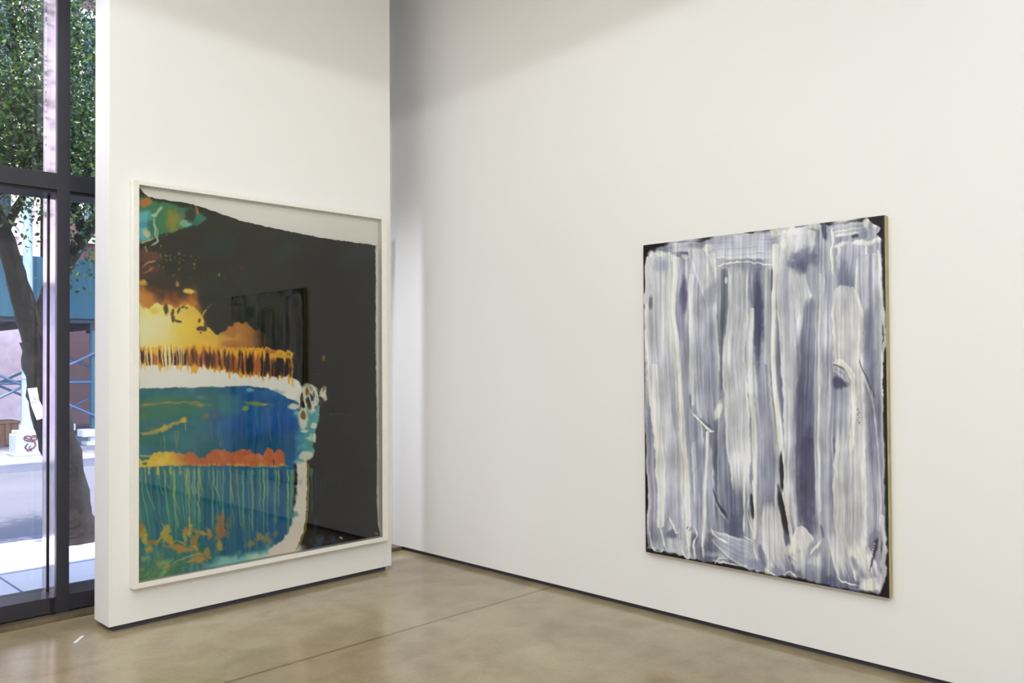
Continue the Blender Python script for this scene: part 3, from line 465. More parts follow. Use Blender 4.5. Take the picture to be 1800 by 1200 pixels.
# ---------------------------------------------------------------- materials
def lin(c): return tuple(((v/255)/12.92 if v/255 <= .04045 else ((v/255+.055)/1.055)**2.4) for v in c)+(1,)
def mat(name, col=(200, 200, 200), rough=.6, metal=0, spec=.5, noise=None, bump=None, coords='Object', coat=0):
    """principled surface; noise = (scale, colour2, contrast, (sx,sy,sz)) blends a second colour in procedurally"""
    m = bpy.data.materials.new(name); m.use_nodes = True; N = m.node_tree; p = N.nodes['Principled BSDF']
    p.inputs['Base Color'].default_value = lin(col); p.inputs['Roughness'].default_value = rough; p.inputs['Metallic'].default_value = metal
    p.inputs['Specular IOR Level'].default_value = spec; p.inputs['Coat Weight'].default_value = coat
    tc = N.nodes.new('ShaderNodeTexCoord'); mp = N.nodes.new('ShaderNodeMapping'); N.links.new(tc.outputs[coords], mp.inputs[0])
    if noise:
        sc, c2, con, st = noise
        mp.inputs['Scale'].default_value = st
        n = N.nodes.new('ShaderNodeTexNoise'); n.inputs['Scale'].default_value = sc; n.inputs['Detail'].default_value = 6; n.inputs['Roughness'].default_value = .6
        r = N.nodes.new('ShaderNodeValToRGB'); r.color_ramp.elements[0].position = .5-con; r.color_ramp.elements[1].position = .5+con
        r.color_ramp.elements[0].color = lin(col); r.color_ramp.elements[1].color = lin(c2)
        N.links.new(mp.outputs[0], n.inputs['Vector']); N.links.new(n.outputs['Fac'], r.inputs[0]); N.links.new(r.outputs[0], p.inputs['Base Color'])
    if bump:
        n2 = N.nodes.new('ShaderNodeTexNoise'); n2.inputs['Scale'].default_value = bump[0]; n2.inputs['Detail'].default_value = 4
        b = N.nodes.new('ShaderNodeBump'); b.inputs['Strength'].default_value = bump[1]; b.inputs['Distance'].default_value = bump[2]
        N.links.new(tc.outputs['Object'], n2.inputs['Vector']); N.links.new(n2.outputs['Fac'], b.inputs['Height']); N.links.new(b.outputs[0], p.inputs['Normal'])
    return m
def glass_mat(name, tint=(1, 1, 1), ior=1.5):
    """thin architectural glass: clear body plus the Fresnel reflection of its faces"""
    m = bpy.data.materials.new(name); m.use_nodes = True; N = m.node_tree; N.nodes.clear()
    o = N.nodes.new('ShaderNodeOutputMaterial'); mx = N.nodes.new('ShaderNodeMixShader'); t = N.nodes.new('ShaderNodeBsdfTransparent'); g = N.nodes.new('ShaderNodeBsdfGlossy'); f = N.nodes.new('ShaderNodeFresnel')
    t.inputs[0].default_value = (*tint, 1); g.inputs['Roughness'].default_value = 0.0; f.inputs['IOR'].default_value = ior
    N.links.new(f.outputs[0], mx.inputs[0]); N.links.new(t.outputs[0], mx.inputs[1]); N.links.new(g.outputs[0], mx.inputs[2]); N.links.new(mx.outputs[0], o.inputs[0]); return m
def vcol_mat(name, rough, spec=.5, coat=0):
    m = bpy.data.materials.new(name); m.use_nodes = True; N = m.node_tree; p = N.nodes['Principled BSDF']
    a = N.nodes.new('ShaderNodeVertexColor'); a.layer_name = 'paint'; N.links.new(a.outputs[0], p.inputs['Base Color'])
    p.inputs['Roughness'].default_value = rough; p.inputs['Specular IOR Level'].default_value = spec; p.inputs['Coat Weight'].default_value = coat; return m
def leaf_mat(name, c1, c2, c3):
    m = bpy.data.materials.new(name); m.use_nodes = True; N = m.node_tree; p = N.nodes['Principled BSDF']
    g = N.nodes.new('ShaderNodeNewGeometry'); r = N.nodes.new('ShaderNodeValToRGB'); e = r.color_ramp.elements; e[0].color = lin(c1); e[1].color = lin(c3); k = r.color_ramp.elements.new(.6); k.color = lin(c2)
    N.links.new(g.outputs['Random Per Island'], r.inputs[0]); N.links.new(r.outputs[0], p.inputs['Base Color']); p.inputs['Roughness'].default_value = .45
    t = N.nodes.new('ShaderNodeBsdfTranslucent'); N.links.new(r.outputs[0], t.inputs[0]); mx = N.nodes.new('ShaderNodeMixShader'); mx.inputs[0].default_value = .4
    N.links.new(p.outputs[0], mx.inputs[1]); N.links.new(t.outputs[0], mx.inputs[2]); N.links.new(mx.outputs[0], N.nodes['Material Output'].inputs[0]); return m

M_wall = mat('white_wall_paint', (236, 235, 231), .75, spec=.25, bump=(220, .05, .001))
M_ceil = mat('ceiling_paint', (236, 234, 230), .9)
M_gap = mat('shadow_gap_grey', (74, 70, 78), .7)
M_alu = mat('dark_bronze_aluminium', (54, 54, 62), .34, .35, noise=(3, (60, 60, 66), .3, (1, 1, 1)))
M_side = mat('polished_mullion_side', (206, 200, 206), .10, 1.0, noise=(9, (176, 166, 178), .18, (1, 1, .5)))
M_gasket = mat('black_gasket', (18, 18, 20), .5)
M_thresh = mat('worn_threshold_metal', (150, 138, 112), .4, .6, noise=(12, (96, 88, 74), .2, (.4, 1, 1)))
M_glass = glass_mat('window_glass', (.97, .98, .99), 1.42)
M_gglass = glass_mat('picture_glass', (.99, .99, .98), 1.37)
M_frame = mat('white_lacquer_frame', (238, 235, 226), .4, noise=(20, (232, 229, 219), .2, (1, 1, 1)))
M_board = mat('white_backing_board', (249, 246, 238), .8)
M_canvas = mat('raw_canvas_edge', (196, 184, 138), .85, noise=(60, (158, 144, 98), .25, (1, 1, .2)), bump=(400, .3, .002))

# polished concrete with a saw-cut joint
def concrete_floor():
    m = bpy.data.materials.new('polished_concrete'); m.use_nodes = True; N = m.node_tree; p = N.nodes['Principled BSDF']; L = N.links.new
    tc = N.nodes.new('ShaderNodeTexCoord')
    def noise(sc, det=6, vec=None, dist=0):
        n = N.nodes.new('ShaderNodeTexNoise'); n.inputs['Scale'].default_value = sc; n.inputs['Detail'].default_value = det; n.inputs['Distortion'].default_value = dist; L(vec or tc.outputs['Object'], n.inputs['Vector']); return n.outputs['Fac']
    def ramp(src, stops):
        r = N.nodes.new('ShaderNodeValToRGB'); e = r.color_ramp.elements
        while len(e) < len(stops): e.new(.5)
        for k, (q, c) in enumerate(stops): e[k].position = q; e[k].color = c if len(c) == 4 else lin(c)
        L(src, r.inputs[0]); return r.outputs[0]
    def mixc(fac, a, b, mode='MIX'):
        x = N.nodes.new('ShaderNodeMix'); x.data_type = 'RGBA'; x.blend_type = mode
        if hasattr(fac, 'links') or not isinstance(fac, (int, float)): L(fac, x.inputs[0])
        else: x.inputs[0].default_value = fac
        L(a, x.inputs[6]); L(b, x.inputs[7]); return x.outputs[2]
    def math_(op, a, b=None):
        x = N.nodes.new('ShaderNodeMath'); x.operation = op
        for i, v in enumerate((a, b)):
            if v is None: continue
            if isinstance(v, (int, float)): x.inputs[i].default_value = v
            else: L(v, x.inputs[i])
        return x.outputs[0]
    base = ramp(noise(1.1, 7, dist=.6), [(.34, (144, 126, 99)), (.5, (160, 144, 113)), (.64, (171, 158, 129))])
    blot = ramp(noise(4.5, 6, dist=.4), [(.36, (147, 133, 104)), (.6, (174, 162, 132))])
    c = mixc(.45, base, blot)
    fine = ramp(noise(46, 5), [(.3, (.80, .80, .80, 1)), (.62, (1, 1, 1, 1))]); c = mixc(.45, c, fine, 'MULTIPLY')
    v = N.nodes.new('ShaderNodeTexVoronoi'); v.inputs['Scale'].default_value = 3.2; L(tc.outputs['Object'], v.inputs['Vector'])
    spots = ramp(v.outputs['Distance'], [(.025, (.55, .5, .45, 1)), (.055, (1, 1, 1, 1))]); c = mixc(.55, c, spots, 'MULTIPLY')
    sx = N.nodes.new('ShaderNodeSeparateXYZ'); L(tc.outputs['Object'], sx.inputs[0])
    wob = math_('MULTIPLY', math_('SUBTRACT', noise(3.0, 3), .5), .012)
    d = math_('ABSOLUTE', math_('ADD', math_('SUBTRACT', sx.outputs[1], 3.85), wob))
    cut = ramp(d, [(.005, (.50, .46, .40, 1)), (.016, (1, 1, 1, 1))]); c = mixc(.8, c, cut, 'MULTIPLY')
    L(c, p.inputs['Base Color'])
    rr = ramp(noise(2.2, 5), [(.3, (.12, .12, .12, 1)), (.7, (.22, .22, .22, 1))]); L(rr, p.inputs['Roughness']); p.inputs['Specular IOR Level'].default_value = .55
    b = N.nodes.new('ShaderNodeBump'); b.inputs['Strength'].default_value = .05; b.inputs['Distance'].default_value = .01; L(noise(7, 4), b.inputs['Height']); L(b.outputs[0], p.inputs['Normal'])
    return m
M_floor = concrete_floor()

# ================================================================ the room
XR, XL, YB, YG, ZC = 4.23, -4.6, -5.0, 5.77, 4.95        # right wall, left wall, back wall, glass line, ceiling
YM = 5.55                                               # room side of the mullions
def struct(name, mb, m, label=None):
    o = mb.build(name, m); tag(o, label, None, None, 'structure'); return o
b = MB(); b.box(XL-.1, YB-.1, -.12, XR+.12, 5.88, 0); struct('floor', b, M_floor)
b = MB(); b.box(XL-.1, YB-.1, ZC, XR+.3, 5.88, ZC+.25); struct('ceiling', b, M_ceil)
b = MB(); b.box(XR, YB, .032, XR+.2, 5.88, ZC); struct('wall_right', b, M_wall)
b = MB(); b.box(XR+.03, YB, 0, XR+.17, 5.54, .032); struct('baseboard_right', b, M_gap)
b = MB(); b.box(XL-.2, YB, 0, XL, 5.62, ZC); struct('wall_left', b, M_wall)
b = MB(); b.box(XL-.2, YB-.2, 0, XR+.2, YB, ZC); struct('wall_back', b, M_wall)
PX0, PX1, PY0, PY1 = 1.767, 3.777, 5.03, 5.26
b = MB(); b.box(PX0, PY0, .035, PX1, PY1, ZC); struct('wall_front', b, M_wall)
b = MB(); b.box(PX0+.035, PY0+.03, 0, PX1-.035, PY1-.03, .035); struct('baseboard_front', b, M_gap)

b = MB(); b.box(4.10, 5.61, 0, XR, 5.88, ZC); struct('wall_corner', b, M_wall)
# ---- glazed street front
win = empty('window_1', (0, YG, 0)); tag(win, kind='structure')
mulx = [-4.58, -3.0, -1.45, .10, 1.645, 2.98, 4.10]
for i, x in enumerate(mulx[:-1]):
    f = MB(); f.box(x, YM, .03, x+.072, YM+.035, ZC); mo = f.build('mullion', M_alu, win)
    f = MB(); f.box(x+.001, YM+.035, .03, x+.071, YG+.06, ZC); f.build('mullion_fin', M_side, mo)
    f = MB(); f.box(x-.006, 5.715, .13, x+.004, 5.728, 2.62); f.build('gasket', M_gasket, mo)
for i in range(len(mulx)-1):
    a, c = mulx[i]+.072, mulx[i+1]
    f = MB(); f.box(a, YM+.004, 2.618, c, YG+.06, 2.718); f.build('transom', M_alu, win)
    f = MB(); f.box(a, YM+.02, 2.600, c, YG+.04, 2.618); f.build('transom_gasket', M_gasket, win)
    f = MB(); f.box(a, YM+.004, .04, c, YG+.06, .135); lr = f.build('bottom_rail', M_alu, win)
    f = MB(); f.box(a, YM+.004, 4.86, c, YG+.06, ZC); f.build('top_rail', M_alu, win)
    for z0, z1 in ((.135, 2.60), (2.718, 4.86)):
        f = MB(); f.box(a, YG, z0, c, YG+.012, z1); f.build('pane', M_glass, win)
f = MB(); f.box(XL, 5.49, 0, XR, YG+.10, .032); f.build('threshold', M_thresh, win)
f = MB(); f.tube([(1.622, 5.545, .033), (1.622, 5.545, .12)], .007, 8); f.tube([(1.622, 5.545, .118), (1.622, 5.545, .135)], .011, 8); f.build('floor_bolt', M_gasket, win)
reparent(win)

# ---- little strip of tape on the floor
tp = MB(); tp.box(-.06, -.009, 0, .06, .009, .0012); t = tp.build('tape_strip', mat('white_tape', (226, 224, 222), .6)); t.location = (1.613, 5.05, 0); t.rotation_euler = (0, 0, .917)
tag(t, 'small strip of white tape stuck on the concrete floor in front of the window', 'tape')

# ================================================================ the two works
def project(P):
    d = P-CAM; z = d@FW; return 900+FPX*(d@RT)/z, CY-FPX*(d@UP)/z
def srgb2lin(c): return np.where(c <= .04045, c/12.92, ((c+.055)/1.055)**2.4)
def grid_mesh(name, P, col, m, parent, smooth=True):
    ny, nx, _ = P.shape; idx = np.arange(ny*nx).reshape(ny, nx)
    q = np.stack([idx[:-1, :-1], idx[:-1, 1:], idx[1:, 1:], idx[1:, :-1]], -1).reshape(-1, 4)
    me = bpy.data.meshes.new(name); me.vertices.add(ny*nx); me.vertices.foreach_set('co', P.reshape(-1).astype(np.float32))
    me.loops.add(q.size); me.loops.foreach_set('vertex_index', q.reshape(-1).astype(np.int32)); me.polygons.add(len(q))
    me.polygons.foreach_set('loop_start', np.arange(0, q.size, 4, dtype=np.int32)); me.polygons.foreach_set('use_smooth', np.full(len(q), smooth))
    me.update(calc_edges=True); me.validate()
    ca = me.color_attributes.new('paint', 'FLOAT_COLOR', 'POINT'); c4 = np.ones((ny*nx, 4), np.float32); c4[:, :3] = srgb2lin(np.clip(col, 0, 1)).reshape(-1, 3)
    ca.data.foreach_set('color', c4.reshape(-1)); me.materials.append(m)
    o = bpy.data.objects.new(name, me); COL.objects.link(o); o.parent = parent; return o

# ---- large framed print on the partition
FY = 4.968                                              # front of the frame
art = empty('framed_artwork', (2.79, 5.03, .24))
tag(art, 'tall white-framed glazed abstract print, black with turquoise, yellow and orange bands, on the partition wall', 'framed artwork')
fx0, fx1, fz0, fz1 = 1.880, 3.702, .242, 2.622; ix0, ix1, iz0, iz1 = 1.912, 3.655, .272, 2.598
f = MB()
for q in ((fx0, fz0, ix0, fz1), (ix1, fz0, fx1, fz1), (ix0, fz0, ix1, iz0), (ix0, iz1, ix1, fz1)): f.box(q[0], FY, q[1], q[2], 5.03, q[3])
f.build('frame', M_frame, art)
f = MB(); f.box(ix0, 5.018, iz0, ix1, 5.028, iz1); f.build('backing_board', M_board, art)
f = MB(); f.box(ix0, FY+.006, iz0, ix1, FY+.009, iz1); f.build('glass_pane', M_gglass, art)
PYY = 5.008
def unproj_y(px, py, y):
    d = RT*((px-900)/FPX)-UP*((py-CY)/FPX)+FW; return CAM+d*(y/d[1])
topc = np.array([unproj_y(x, y, PYY) for x, y in [(243.5, 328), (247, 333), (253, 341), (259, 345), (275, 349), (300, 353), (330, 357), (345, 362), (360, 366), (380, 373), (400, 380), (420, 387), (440, 392), (470, 399), (500, 405), (530, 411), (560, 417), (600, 423), (630, 427), (661, 431.5)]])
sidec = np.array([unproj_y(x, y, PYY) for x, y in [(661, 431.5), (660, 450), (661, 500), (660.5, 560), (661.5, 600), (661, 650), (663, 700), (664, 760), (663.5, 800), (665, 840), (664, 880), (665, 910), (669, 930), (671, 941)]])
NX, NY = 470, 640
zt = lambda x: np.interp(x, topc[:, 0], topc[:, 2])
xe = lambda z: np.interp(z, sidec[::-1, 2], sidec[::-1, 0])
zb0 = iz0+.004; U, V = np.meshgrid(np.linspace(0, 1, NX), np.linspace(0, 1, NY)); xl = ix0+.001
Xg = xl+(3.63-xl)*U
for it in range(4):
    Zt = zt(Xg); Zg = Zt+(zb0-Zt)*V; Xg = xl+(xe(Zg)-xl)*U
Zg = zt(Xg)+(zb0-zt(Xg))*V
Zg = Zg+(V < .003)*(vnoise(Xg*60, Xg*0, 3)-.5)*.006; Xg = Xg+(U > .998)*(vnoise(Zg*70, Zg*0, 4)-.5)*.006
rel = -.0035*(fbm(Xg*2.2, Zg*2.6, 5)-.5)-.005*np.exp(-((1-U)/.03)**2)-.004*np.exp(-(V/.02)**2)
P = np.stack([Xg, PYY+rel, Zg], -1); pu, pv = project(P)
sh = dark_print(); colr, _ = sh.sample(pu, pv)
grid_mesh('print', P, colr, vcol_mat('photographic_print', .6, .05), art)
reparent(art)

# ---- impasto painting on the right wall
pt = empty('painting', (XR, 2.29, .38)); tag(pt, 'unframed abstract canvas with dragged white and lavender-grey paint over black, on the long right wall', 'painting')
cy0, cy1, cz0, cz1, cx = 1.568, 3.017, .381, 2.257, 4.186
f = MB(); f.box(cx+.004, cy0, cz0, XR-.002, cy1, cz1, .003); f.build('stretched_canvas', M_canvas, pt)
NX, NY = 500, 640
Yg, Zg = np.meshgrid(np.linspace(cy1, cy0+.003, NX), np.linspace(cz1, cz0, NY)); P0 = np.stack([np.full(Yg.shape, cx), Yg, Zg], -1); pu, pv = project(P0)
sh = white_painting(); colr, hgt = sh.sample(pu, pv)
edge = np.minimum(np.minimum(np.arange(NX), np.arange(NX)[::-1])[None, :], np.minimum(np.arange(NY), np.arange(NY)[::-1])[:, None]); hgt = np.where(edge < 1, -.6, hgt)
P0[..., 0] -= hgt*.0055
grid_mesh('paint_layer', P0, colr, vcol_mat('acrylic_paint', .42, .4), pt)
reparent(pt)

# ================================================================ the street
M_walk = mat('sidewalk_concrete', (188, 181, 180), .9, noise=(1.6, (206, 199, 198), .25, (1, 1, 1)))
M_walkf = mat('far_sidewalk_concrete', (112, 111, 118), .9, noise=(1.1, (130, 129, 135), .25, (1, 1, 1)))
M_road = mat('worn_asphalt', (78, 78, 88), .85, noise=(.9, (96, 96, 106), .3, (.4, 1, 1)))
M_kerb = mat('granite_kerb', (120, 122, 134), .8, noise=(3, (86, 90, 112), .2, (.3, 1, 1)))
M_bark = mat('tree_bark', (40, 35, 35), .95, noise=(7, (22, 19, 18), .16, (1, 1, .25)), bump=(11, .5, .03))
M_bark2 = mat('grey_tree_bark', (96, 90, 98), .95, noise=(6, (62, 56, 66), .16, (1, 1, .25)), bump=(20, .6, .02))
def street(name, x0, y0, x1, y1, z0, z1, m):
    f = MB(); f.box(x0, y0, z0, x1, y1, z1); return struct(name, f, m)
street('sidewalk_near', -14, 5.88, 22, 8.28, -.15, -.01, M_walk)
street('kerb_near', -14, 8.28, 22, 8.44, -.15, -.005, M_kerb)
street('roadway', -14, 8.44, 22, 14.55, -.2, -.13, M_road)
street('kerb_far', -14, 14.55, 22, 14.72, -.2, .0, M_kerb)
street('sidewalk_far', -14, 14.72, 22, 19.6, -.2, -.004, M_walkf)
f = MB()
for x in np.arange(-12, 20, 1.52): f.box(x, 5.9, -.012, x+.016, 8.28, -.0085)
f.box(-14, 7.05, -.012, 22, 7.066, -.0085); o = struct('trim_1', f, M_kerb)
f = MB()
for x in np.arange(-12, 20, 1.8): f.box(x, 14.75, -.01, x+.03, 19.5, -.002)
for y in (16.3, 17.9): f.box(-14, y, -.01, 22, y+.03, -.002)
struct('trim_2', f, M_kerb)

# ---- buildings across the street: each one thing with wall, cornice, windows
def building(x0, x1, h, wallm, label, base_h=3.4, basem=None, cols=3, y0=19.6, win_c=(62, 70, 84), door=False):
    r = empty('building', ((x0+x1)/2, y0, 0)); tag(r, label, 'building')
    f = MB(); f.box(x0, y0, base_h, x1, y0+5, h); f.build('upper_wall', wallm, r)
    f = MB(); f.box(x0, y0, -.05, x1, y0+5, base_h); f.build('ground_floor', basem or wallm, r)
    f = MB(); f.box(x0, y0-.22, base_h-.12, x1, y0, base_h+.16); f.build('belt_course', M_stone, r)
    f = MB(); f.box(x0, y0-.45, h-.2, x1, y0+.1, h+.35); f.box(x0, y0-.25, h-.5, x1, y0, h-.2); f.build('cornice', M_stone, r)
    wd_ = (x1-x0)/cols
    for j in range(int((h-base_h-1)/3.1)):
        for i in range(cols):
            cx_ = x0+wd_*(i+.5); z = base_h+.95+j*3.1
            g = MB(); g.box(cx_-.62, y0-.10, z-.14, cx_+.62, y0, z); g.box(cx_-.56, y0-.06, z, cx_-.47, y0+.01, z+1.75); g.box(cx_+.47, y0-.06, z, cx_+.56, y0+.01, z+1.75); g.box(cx_-.56, y0-.08, z+1.75, cx_+.56, y0+.01, z+1.93); g.box(cx_-.47, y0-.04, z+.83, cx_+.47, y0, z+.89)
            w_ = g.build('window', M_stone, r); g = MB(); g.box(cx_-.47, y0-.03, z, cx_+.47, y0-.004, z+1.75); g.build('window_pane', M_dglass, w_)
    reparent(r); return r
M_stone = mat('pale_limestone', (214, 200, 204), .9, noise=(2, (196, 180, 186), .2, (1, 1, 1)))
M_pink = mat('pinkish_stone_wall', (226, 202, 206), .9, noise=(5, (206, 180, 188), .2, (.5, 1, 3)))
M_brick = mat('red_brown_brick', (104, 72, 74), .9, noise=(9, (80, 54, 60), .2, (.4, 1, 4)))
M_shut = mat('brown_panelled_shopfront', (86, 66, 74), .75, noise=(4, (70, 54, 64), .2, (.3, 1, 9)))
M_white = mat('painted_white_masonry', (178, 168, 184), .9, noise=(4, (150, 138, 164), .2, (1, 1, 1)))
M_dglass = mat('dark_window_glass', (50, 56, 70), .08, 0, .8)
building(-11.0, 5.48, 15.0, M_pink, 'pinkish stone building behind the street lamp and the big tree', basem=M_white, cols=8)
building(5.60, 15.2, 12.5, M_brick, 'red-brown brick building behind the teal sidewalk shed', basem=M_shut, cols=4)

# ---- sidewalk shed (scaffold) in front of the buildings
M_teal = mat('teal_painted_plywood', (22, 66, 84), .7, noise=(3, (32, 80, 98), .25, (1, 1, .3)))
M_tpost = mat('teal_steel_post', (38, 80, 100), .5)
M_brace = mat('blue_grey_steel_brace', (74, 98, 132), .5)
M_dsteel = mat('dark_steel_deck', (42, 46, 62), .7)
M_foot = mat('white_concrete_footing', (206, 208, 216), .9)
shed = empty('sidewalk_shed', (5.7, 17.0, 0)); tag(shed, 'teal sidewalk shed on steel posts with cross braces across the street', 'scaffold')
px = [.88, 3.28, 5.68, 8.08, 10.48]; ys = (17.0, 18.9)
f = MB(); f.box(.7, 16.9, 2.32, 10.7, 19.05, 2.50)
for x in np.arange(.8, 10.6, .6): f.box(x, 16.92, 2.20, x+.1, 19.0, 2.32)
f.build('deck', M_dsteel, shed)
f = MB()
for k in range(8): x = .75+k*1.235; f.box(x, 16.86, 2.40, x+1.215, 16.90, 3.52, .008)
f.build('parapet', M_teal, shed)
for x in px:
    for y in ys:
        f = MB(); f.box(x-.05, y-.05, .2, x+.05, y+.05, 2.2); p_ = f.build('post', M_tpost, shed)
        f = MB(); f.box(x-.16, y-.16, -.004, x+.16, y+.16, .07, .01); f.box(x-.07, y-.07, .07, x+.07, y+.07, .16); f.box(x-.24, y-.16, .16, x+.24, y+.16, .30, .015); f.build('footing', M_foot, p_)
for x0, x1 in zip(px[:-1], px[1:]):
    for y in ys:
        f = MB(); f.tube([(x0, y-.06, .55), (x1, y-.06, 1.75)], .024, 8); f.tube([(x0, y-.09, 1.75), (x1, y-.09, .55)], .024, 8); f.tube([(x0, y-.03, 1.2), (x1, y-.03, 1.2)], .02, 8)
        f.build('cross_brace', M_brace, shed)
reparent(shed)
cr = MB(); cr.box(-.5, -.3, -.004, .5, .3, .42, .02); cr.box(-.52, -.32, .42, .52, .32, .47, .01)
for x in (-.3, 0, .3): cr.box(x-.03, -.33, .02, x+.03, -.3, .42)
c_ = cr.build('wooden_crate', mat('brown_wood', (128, 96, 78), .85, noise=(8, (100, 72, 60), .2, (4, 1, 1)))); c_.location = (4.15, 18.2, 0); tag(c_, 'low brown wooden crate under the teal sidewalk shed', 'crate')

# ---- street lamp with graffitied base
LX, LY = 4.28, 16.0
lamp_r = empty('street_lamp', (LX, LY, 0)); tag(lamp_r, 'pale blue street lamp post with a white graffitied square base', 'street lamp')
M_lp = mat('pale_blue_lamp_paint', (138, 158, 176), .5, noise=(6, (160, 174, 186), .25, (1, 1, .3)))
M_lb = mat('whitewashed_base', (176, 180, 188), .8, noise=(7, (154, 160, 174), .2, (1, 1, 1)))
f = MB(); f.box(LX-.23, LY-.2, -.004, LX+.23, LY+.2, .36, .02); f.box(LX-.2, LY-.17, .36, LX+.2, LY+.17, .42, .015); f.box(LX-.26, LY-.23, -.004, LX+.26, LY+.23, .04, .01); bs = f.build('base', M_lb, lamp_r)
f = MB()
def scr(P, r): f.tube([(LX+u, LY-.203, v) for u, v in P], r, 6)
for cx_ in (-.05, .05):
    scr([(cx_+.055*math.cos(a), .295+.04*math.sin(a)) for a in np.linspace(0, 6.3, 14)], .011)
scr([(-.09, .31), (-.02, .27), (.05, .31), (.10, .29)], .009); scr([(-.06, .25), (-.01, .245), (.06, .225), (.075, .17), (.04, .125), (-.03, .10), (-.05, .07)], .013)
scr([(-.05, .20), (-.09, .14), (-.05, .09), (.02, .085)], .012); scr([(.0, .17), (-.03, .13), (.0, .11)], .008)
f.build('graffiti', mat('red_brown_spray_paint', (92, 52, 60), .8), bs)
f = MB(); f.box(LX+.12, LY-.2031, .06, LX+.145, LY-.2, .25); f.build('blue_scrawl', mat('pale_blue_spray_paint', (110, 124, 168), .8), bs)
f = MB(); P_ = [(LX, LY, .42), (LX, LY, .6), (LX, LY, 1.7), (LX, LY, 3.2), (LX, LY, 5.2), (LX, LY, 7.6)]; f.tube(P_, [.105, .092, .088, .075, .062, .05], 12); f.tube([(LX, LY, .42), (LX, LY, .5)], .13, 12); f.tube([(LX, LY, 1.3), (LX, LY, 1.36)], .1, 12); f.build('post', M_lp, lamp_r)
f = MB(); f.tube(spline([(LX, LY, 5.5), (LX-.5, LY, 5.62), (LX-1.4, LY, 5.78), (LX-2.3, LY, 5.8)]), .035, 8); f.tube([(LX, LY, 4.75), (LX-1.2, LY, 5.6)], .022, 8); f.build('arm', mat('cream_lamp_arm', (226, 218, 206), .6), lamp_r)
f = MB(); f.tube([(LX-2.2, LY, 5.78), (LX-2.45, LY, 5.76), (LX-2.75, LY, 5.72)], [.07, .13, .09], 10); f.build('lamp_head', M_lb, lamp_r)
f = MB(); f.tube([(LX, LY, 4.12), (LX-.9, LY, 3.72), (LX-1.6, LY, 3.5)], .03, 8); f.build('lower_arm', mat('cream_bracket', (222, 214, 206), .6), lamp_r)
reparent(lamp_r)
# ---- trees
def leaves(mb_pts, n_per, size, seed, name, m, parent, spread=.34):
    """thousands of small folded leaves hung in clumps around the given points, one mesh"""
    r = np.random.RandomState(seed); K = len(mb_pts)*n_per
    c = np.repeat(np.array(mb_pts, float), n_per, 0)+r.normal(0, spread, (K, 3))*np.array([1, 1, .7])
    a = r.normal(0, 1, (K, 3)); a[:, 2] -= .5; a /= np.linalg.norm(a, axis=1)[:, None]
    t = r.normal(0, 1, (K, 3)); bb = np.cross(a, t); bb /= np.linalg.norm(bb, axis=1)[:, None]; nn = np.cross(a, bb)
    s = size*r.uniform(.6, 1.35, K)[:, None]
    V = np.stack([c, c+a*s*.45+bb*s*.30+nn*s*.08, c+a*s, c+a*s*.45-bb*s*.30+nn*s*.08], 1).reshape(-1, 3)
    me = bpy.data.meshes.new(name); me.vertices.add(len(V)); me.vertices.foreach_set('co', V.reshape(-1).astype(np.float32))
    i = np.arange(K)*4; q = np.stack([i, i+1, i+2, i, i+2, i+3], 1).reshape(-1)
    me.loops.add(len(q)); me.loops.foreach_set('vertex_index', q.astype(np.int32)); me.polygons.add(K*2); me.polygons.foreach_set('loop_start', np.arange(0, len(q), 3, dtype=np.int32))
    me.update(calc_edges=True); me.materials.append(m); o = bpy.data.objects.new(name, me); COL.objects.link(o); o.parent = parent; return o
def limb(mb, P, r0, r1, n=8, seed=0, k=6, flare=0):
    Q = spline(P, k); R_ = [(r0+(r1-r0)*i/(len(Q)-1))*(1+flare*math.exp(-i/2.6)) for i in range(len(Q))]
    mb.tube([tuple(q) for q in Q], R_, n, True, .10, seed); return Q
def twigs(mb, Q, r, rnd, L, out, depth=2):
    for q in Q[2::2]:
        for k in range(2):
            d = Vector((rnd.uniform(-1, 1), rnd.uniform(-1, 1), rnd.uniform(-.2, .9))).normalized()*rnd.uniform(.5, 1)*L
            e = Vector(q)+d; mid = Vector(q)+d*.5+Vector((0, 0, .1*L)); S_ = spline([q, mid, e], 3); mb.tube([tuple(x) for x in S_], [r*(1-.8*i/(len(S_)-1)) for i in range(len(S_))], 5, False)
            out.append(tuple(e)); out.append(tuple(mid))
            if depth > 1: twigs(mb, S_, r*.45, rnd, L*.55, out, depth-1)
LEAF1 = leaf_mat('warm_leaf_green', (22, 52, 30), (42, 80, 38), (104, 128, 56)); LEAF2 = leaf_mat('cool_leaf_green', (18, 46, 36), (36, 72, 54), (84, 110, 70))  # random green per leaf; near tree yellower, far tree bluer
rnd = random.Random(7)
# the near kerb tree leaning over the sidewalk
t1 = empty('street_tree', (2.49, 7.95, -.01)); tag(t1, 'leaning dark-barked tree on the near sidewalk right outside the window', 'tree')
tr = MB(); br = MB(); tips = []
limb(tr, [(2.50, 7.95, -.03), (2.47, 7.95, .25), (2.40, 7.97, .75), (2.28, 8.0, 1.3), (2.22, 8.0, 1.75)], .175, .13, 14, 1, 6, .45)
limb(tr, [(2.47, 7.9, .16), (2.64, 7.82, .04), (2.74, 7.78, -.03)], .06, .02, 7)
L1 = limb(br, [(2.22, 8.0, 1.7), (2.10, 8.0, 2.1), (1.97, 8.0, 2.6), (1.72, 7.95, 3.3), (1.5, 7.8, 4.5), (1.2, 7.7, 5.6)], .105, .03, 9, 2)
L2 = limb(br, [(2.22, 8.0, 1.7), (2.34, 8.02, 2.2), (2.50, 8.1, 2.5), (2.64, 8.1, 2.75), (2.90, 8.1, 3.2), (3.3, 8.2, 4.6), (3.5, 8.3, 5.6)], .095, .03, 9, 3)
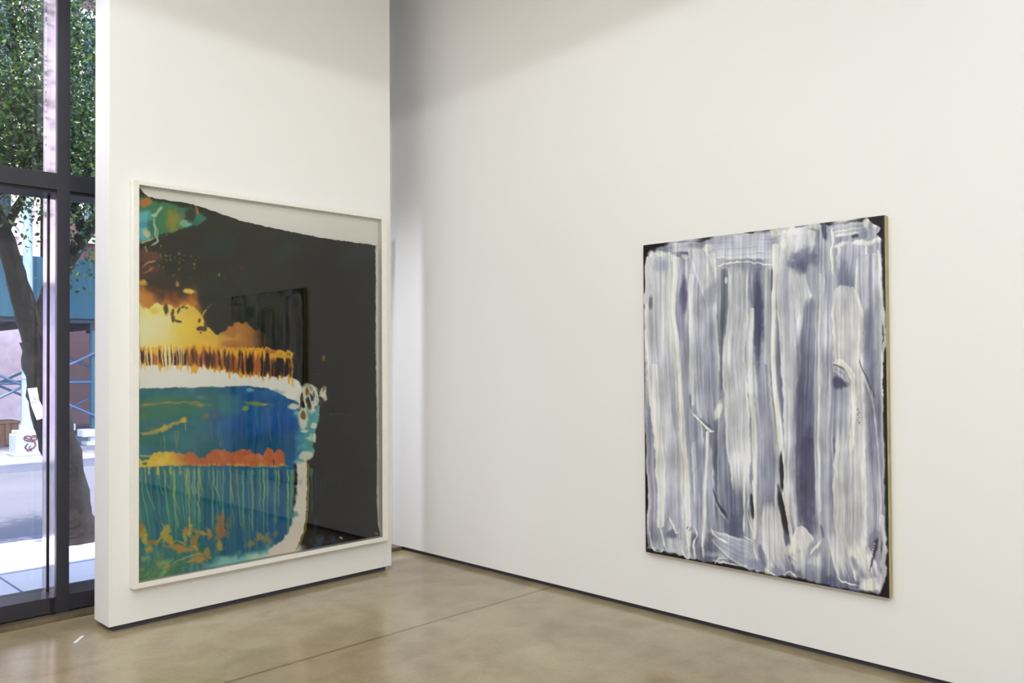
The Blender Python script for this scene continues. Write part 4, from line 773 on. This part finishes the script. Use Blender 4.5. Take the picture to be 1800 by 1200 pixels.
L3 = limb(br, [(2.64, 8.1, 2.72), (2.50, 8.15, 3.1), (2.30, 8.25, 3.6), (2.14, 8.3, 4.2), (2.02, 8.3, 5.2)], .05, .02, 7, 4)
L4 = limb(br, [(1.95, 8.0, 2.65), (2.10, 8.1, 2.95), (2.3, 8.3, 3.25), (2.6, 8.6, 3.7)], .04, .015, 6, 5)
for Q, L in ((L1[10:], .8), (L2[16:], .8), (L3[6:], .75), (L4[6:], .6)): twigs(br, Q, .014, rnd, L, tips, 2)
tips = [p for p in tips if p[2] > 3.3 or rnd.random() < .35]
tr.build('trunk', M_bark, t1); br.build('branches', M_bark, t1)
low = [(1.6+rnd.random()*.9, 8.2+rnd.uniform(-.4, .6), 2.35+rnd.random()*.9) for _ in range(6)]+[(2.5+rnd.random()*.5, 8.2+rnd.uniform(-.3, .5), 1.95+rnd.random()*1.2) for _ in range(7)]
leaves(random.Random(1).sample(tips, min(len(tips), 520)), 60, .046, 3, 'foliage', LEAF1, t1, .20)
leaves(low, 40, .048, 4, 'hanging_foliage', LEAF1, t1, .15)
reparent(t1)
pts = [(2.100, 1.345), (2.165, 1.352), (2.180, 1.25), (2.245, 1.10), (2.165, 1.075), (2.125, 1.20)]; n = len(pts)
f = MB(); yy = lambda x: 7.845-.03*math.sin(14*(x-2.1))
f.add([(x, yy(x), z) for x, z in pts]+[(x, yy(x)+.006, z) for x, z in pts], [tuple(range(n)), tuple(range(2*n-1, n-1, -1))]+[(i, i+n, (i+1) % n+n, (i+1) % n) for i in range(n)])
o = f.build('paper_notice', mat('crumpled_paper', (232, 228, 226), .8, bump=(12, .6, .05))); tag(o, 'torn white paper notice stuck on the trunk of the leaning near tree', 'notice')
# the trees on the far sidewalk
def far_tree(x, y, h, label, seed, lean=0.0, rad=2.3, m=LEAF2, n=300):
    r = empty('street_tree', (x, y, 0)); tag(r, label, 'tree'); rn = random.Random(seed)
    a = MB(); bq = MB(); tp_ = []
    limb(a, [(x, y, -.03), (x+lean*.3, y, 1.0), (x+lean*.7, y, 2.2), (x+lean, y, 3.2)], .17, .12, 10, seed)
    a.tube([(x, y, -.03), (x, y, .12), (x, y, .3)], [.25, .19, .16], 10)
    for k in range(6):
        an = k*1.05+rn.random(); q = limb(bq, [(x+lean, y, 3.0), (x+lean+.5*math.cos(an), y+.5*math.sin(an), h*.55), (x+lean+rad*.55*math.cos(an), y+rad*.55*math.sin(an), h*.85)], .08, .02, 6, k)
        twigs(bq, q[3:], .02, rn, rad*.55, tp_, 2)
    q = limb(bq, [(x+lean, y, 3.1), (x+lean, y, h*.7), (x+lean, y, h)], .09, .02, 6, 9); twigs(bq, q[3:], .02, rn, rad*.55, tp_, 2)
    a.build('trunk', M_bark2, r); bq.build('branches', M_bark2, r)
    leaves(rn.sample(tp_, min(n, len(tp_))), 60, .075, seed, 'foliage', m, r, .30); reparent(r); return r
far_tree(5.35, 15.2, 8.6, 'leafy tree on the far kerb behind the near tree, beside the street lamp', 11, .1)
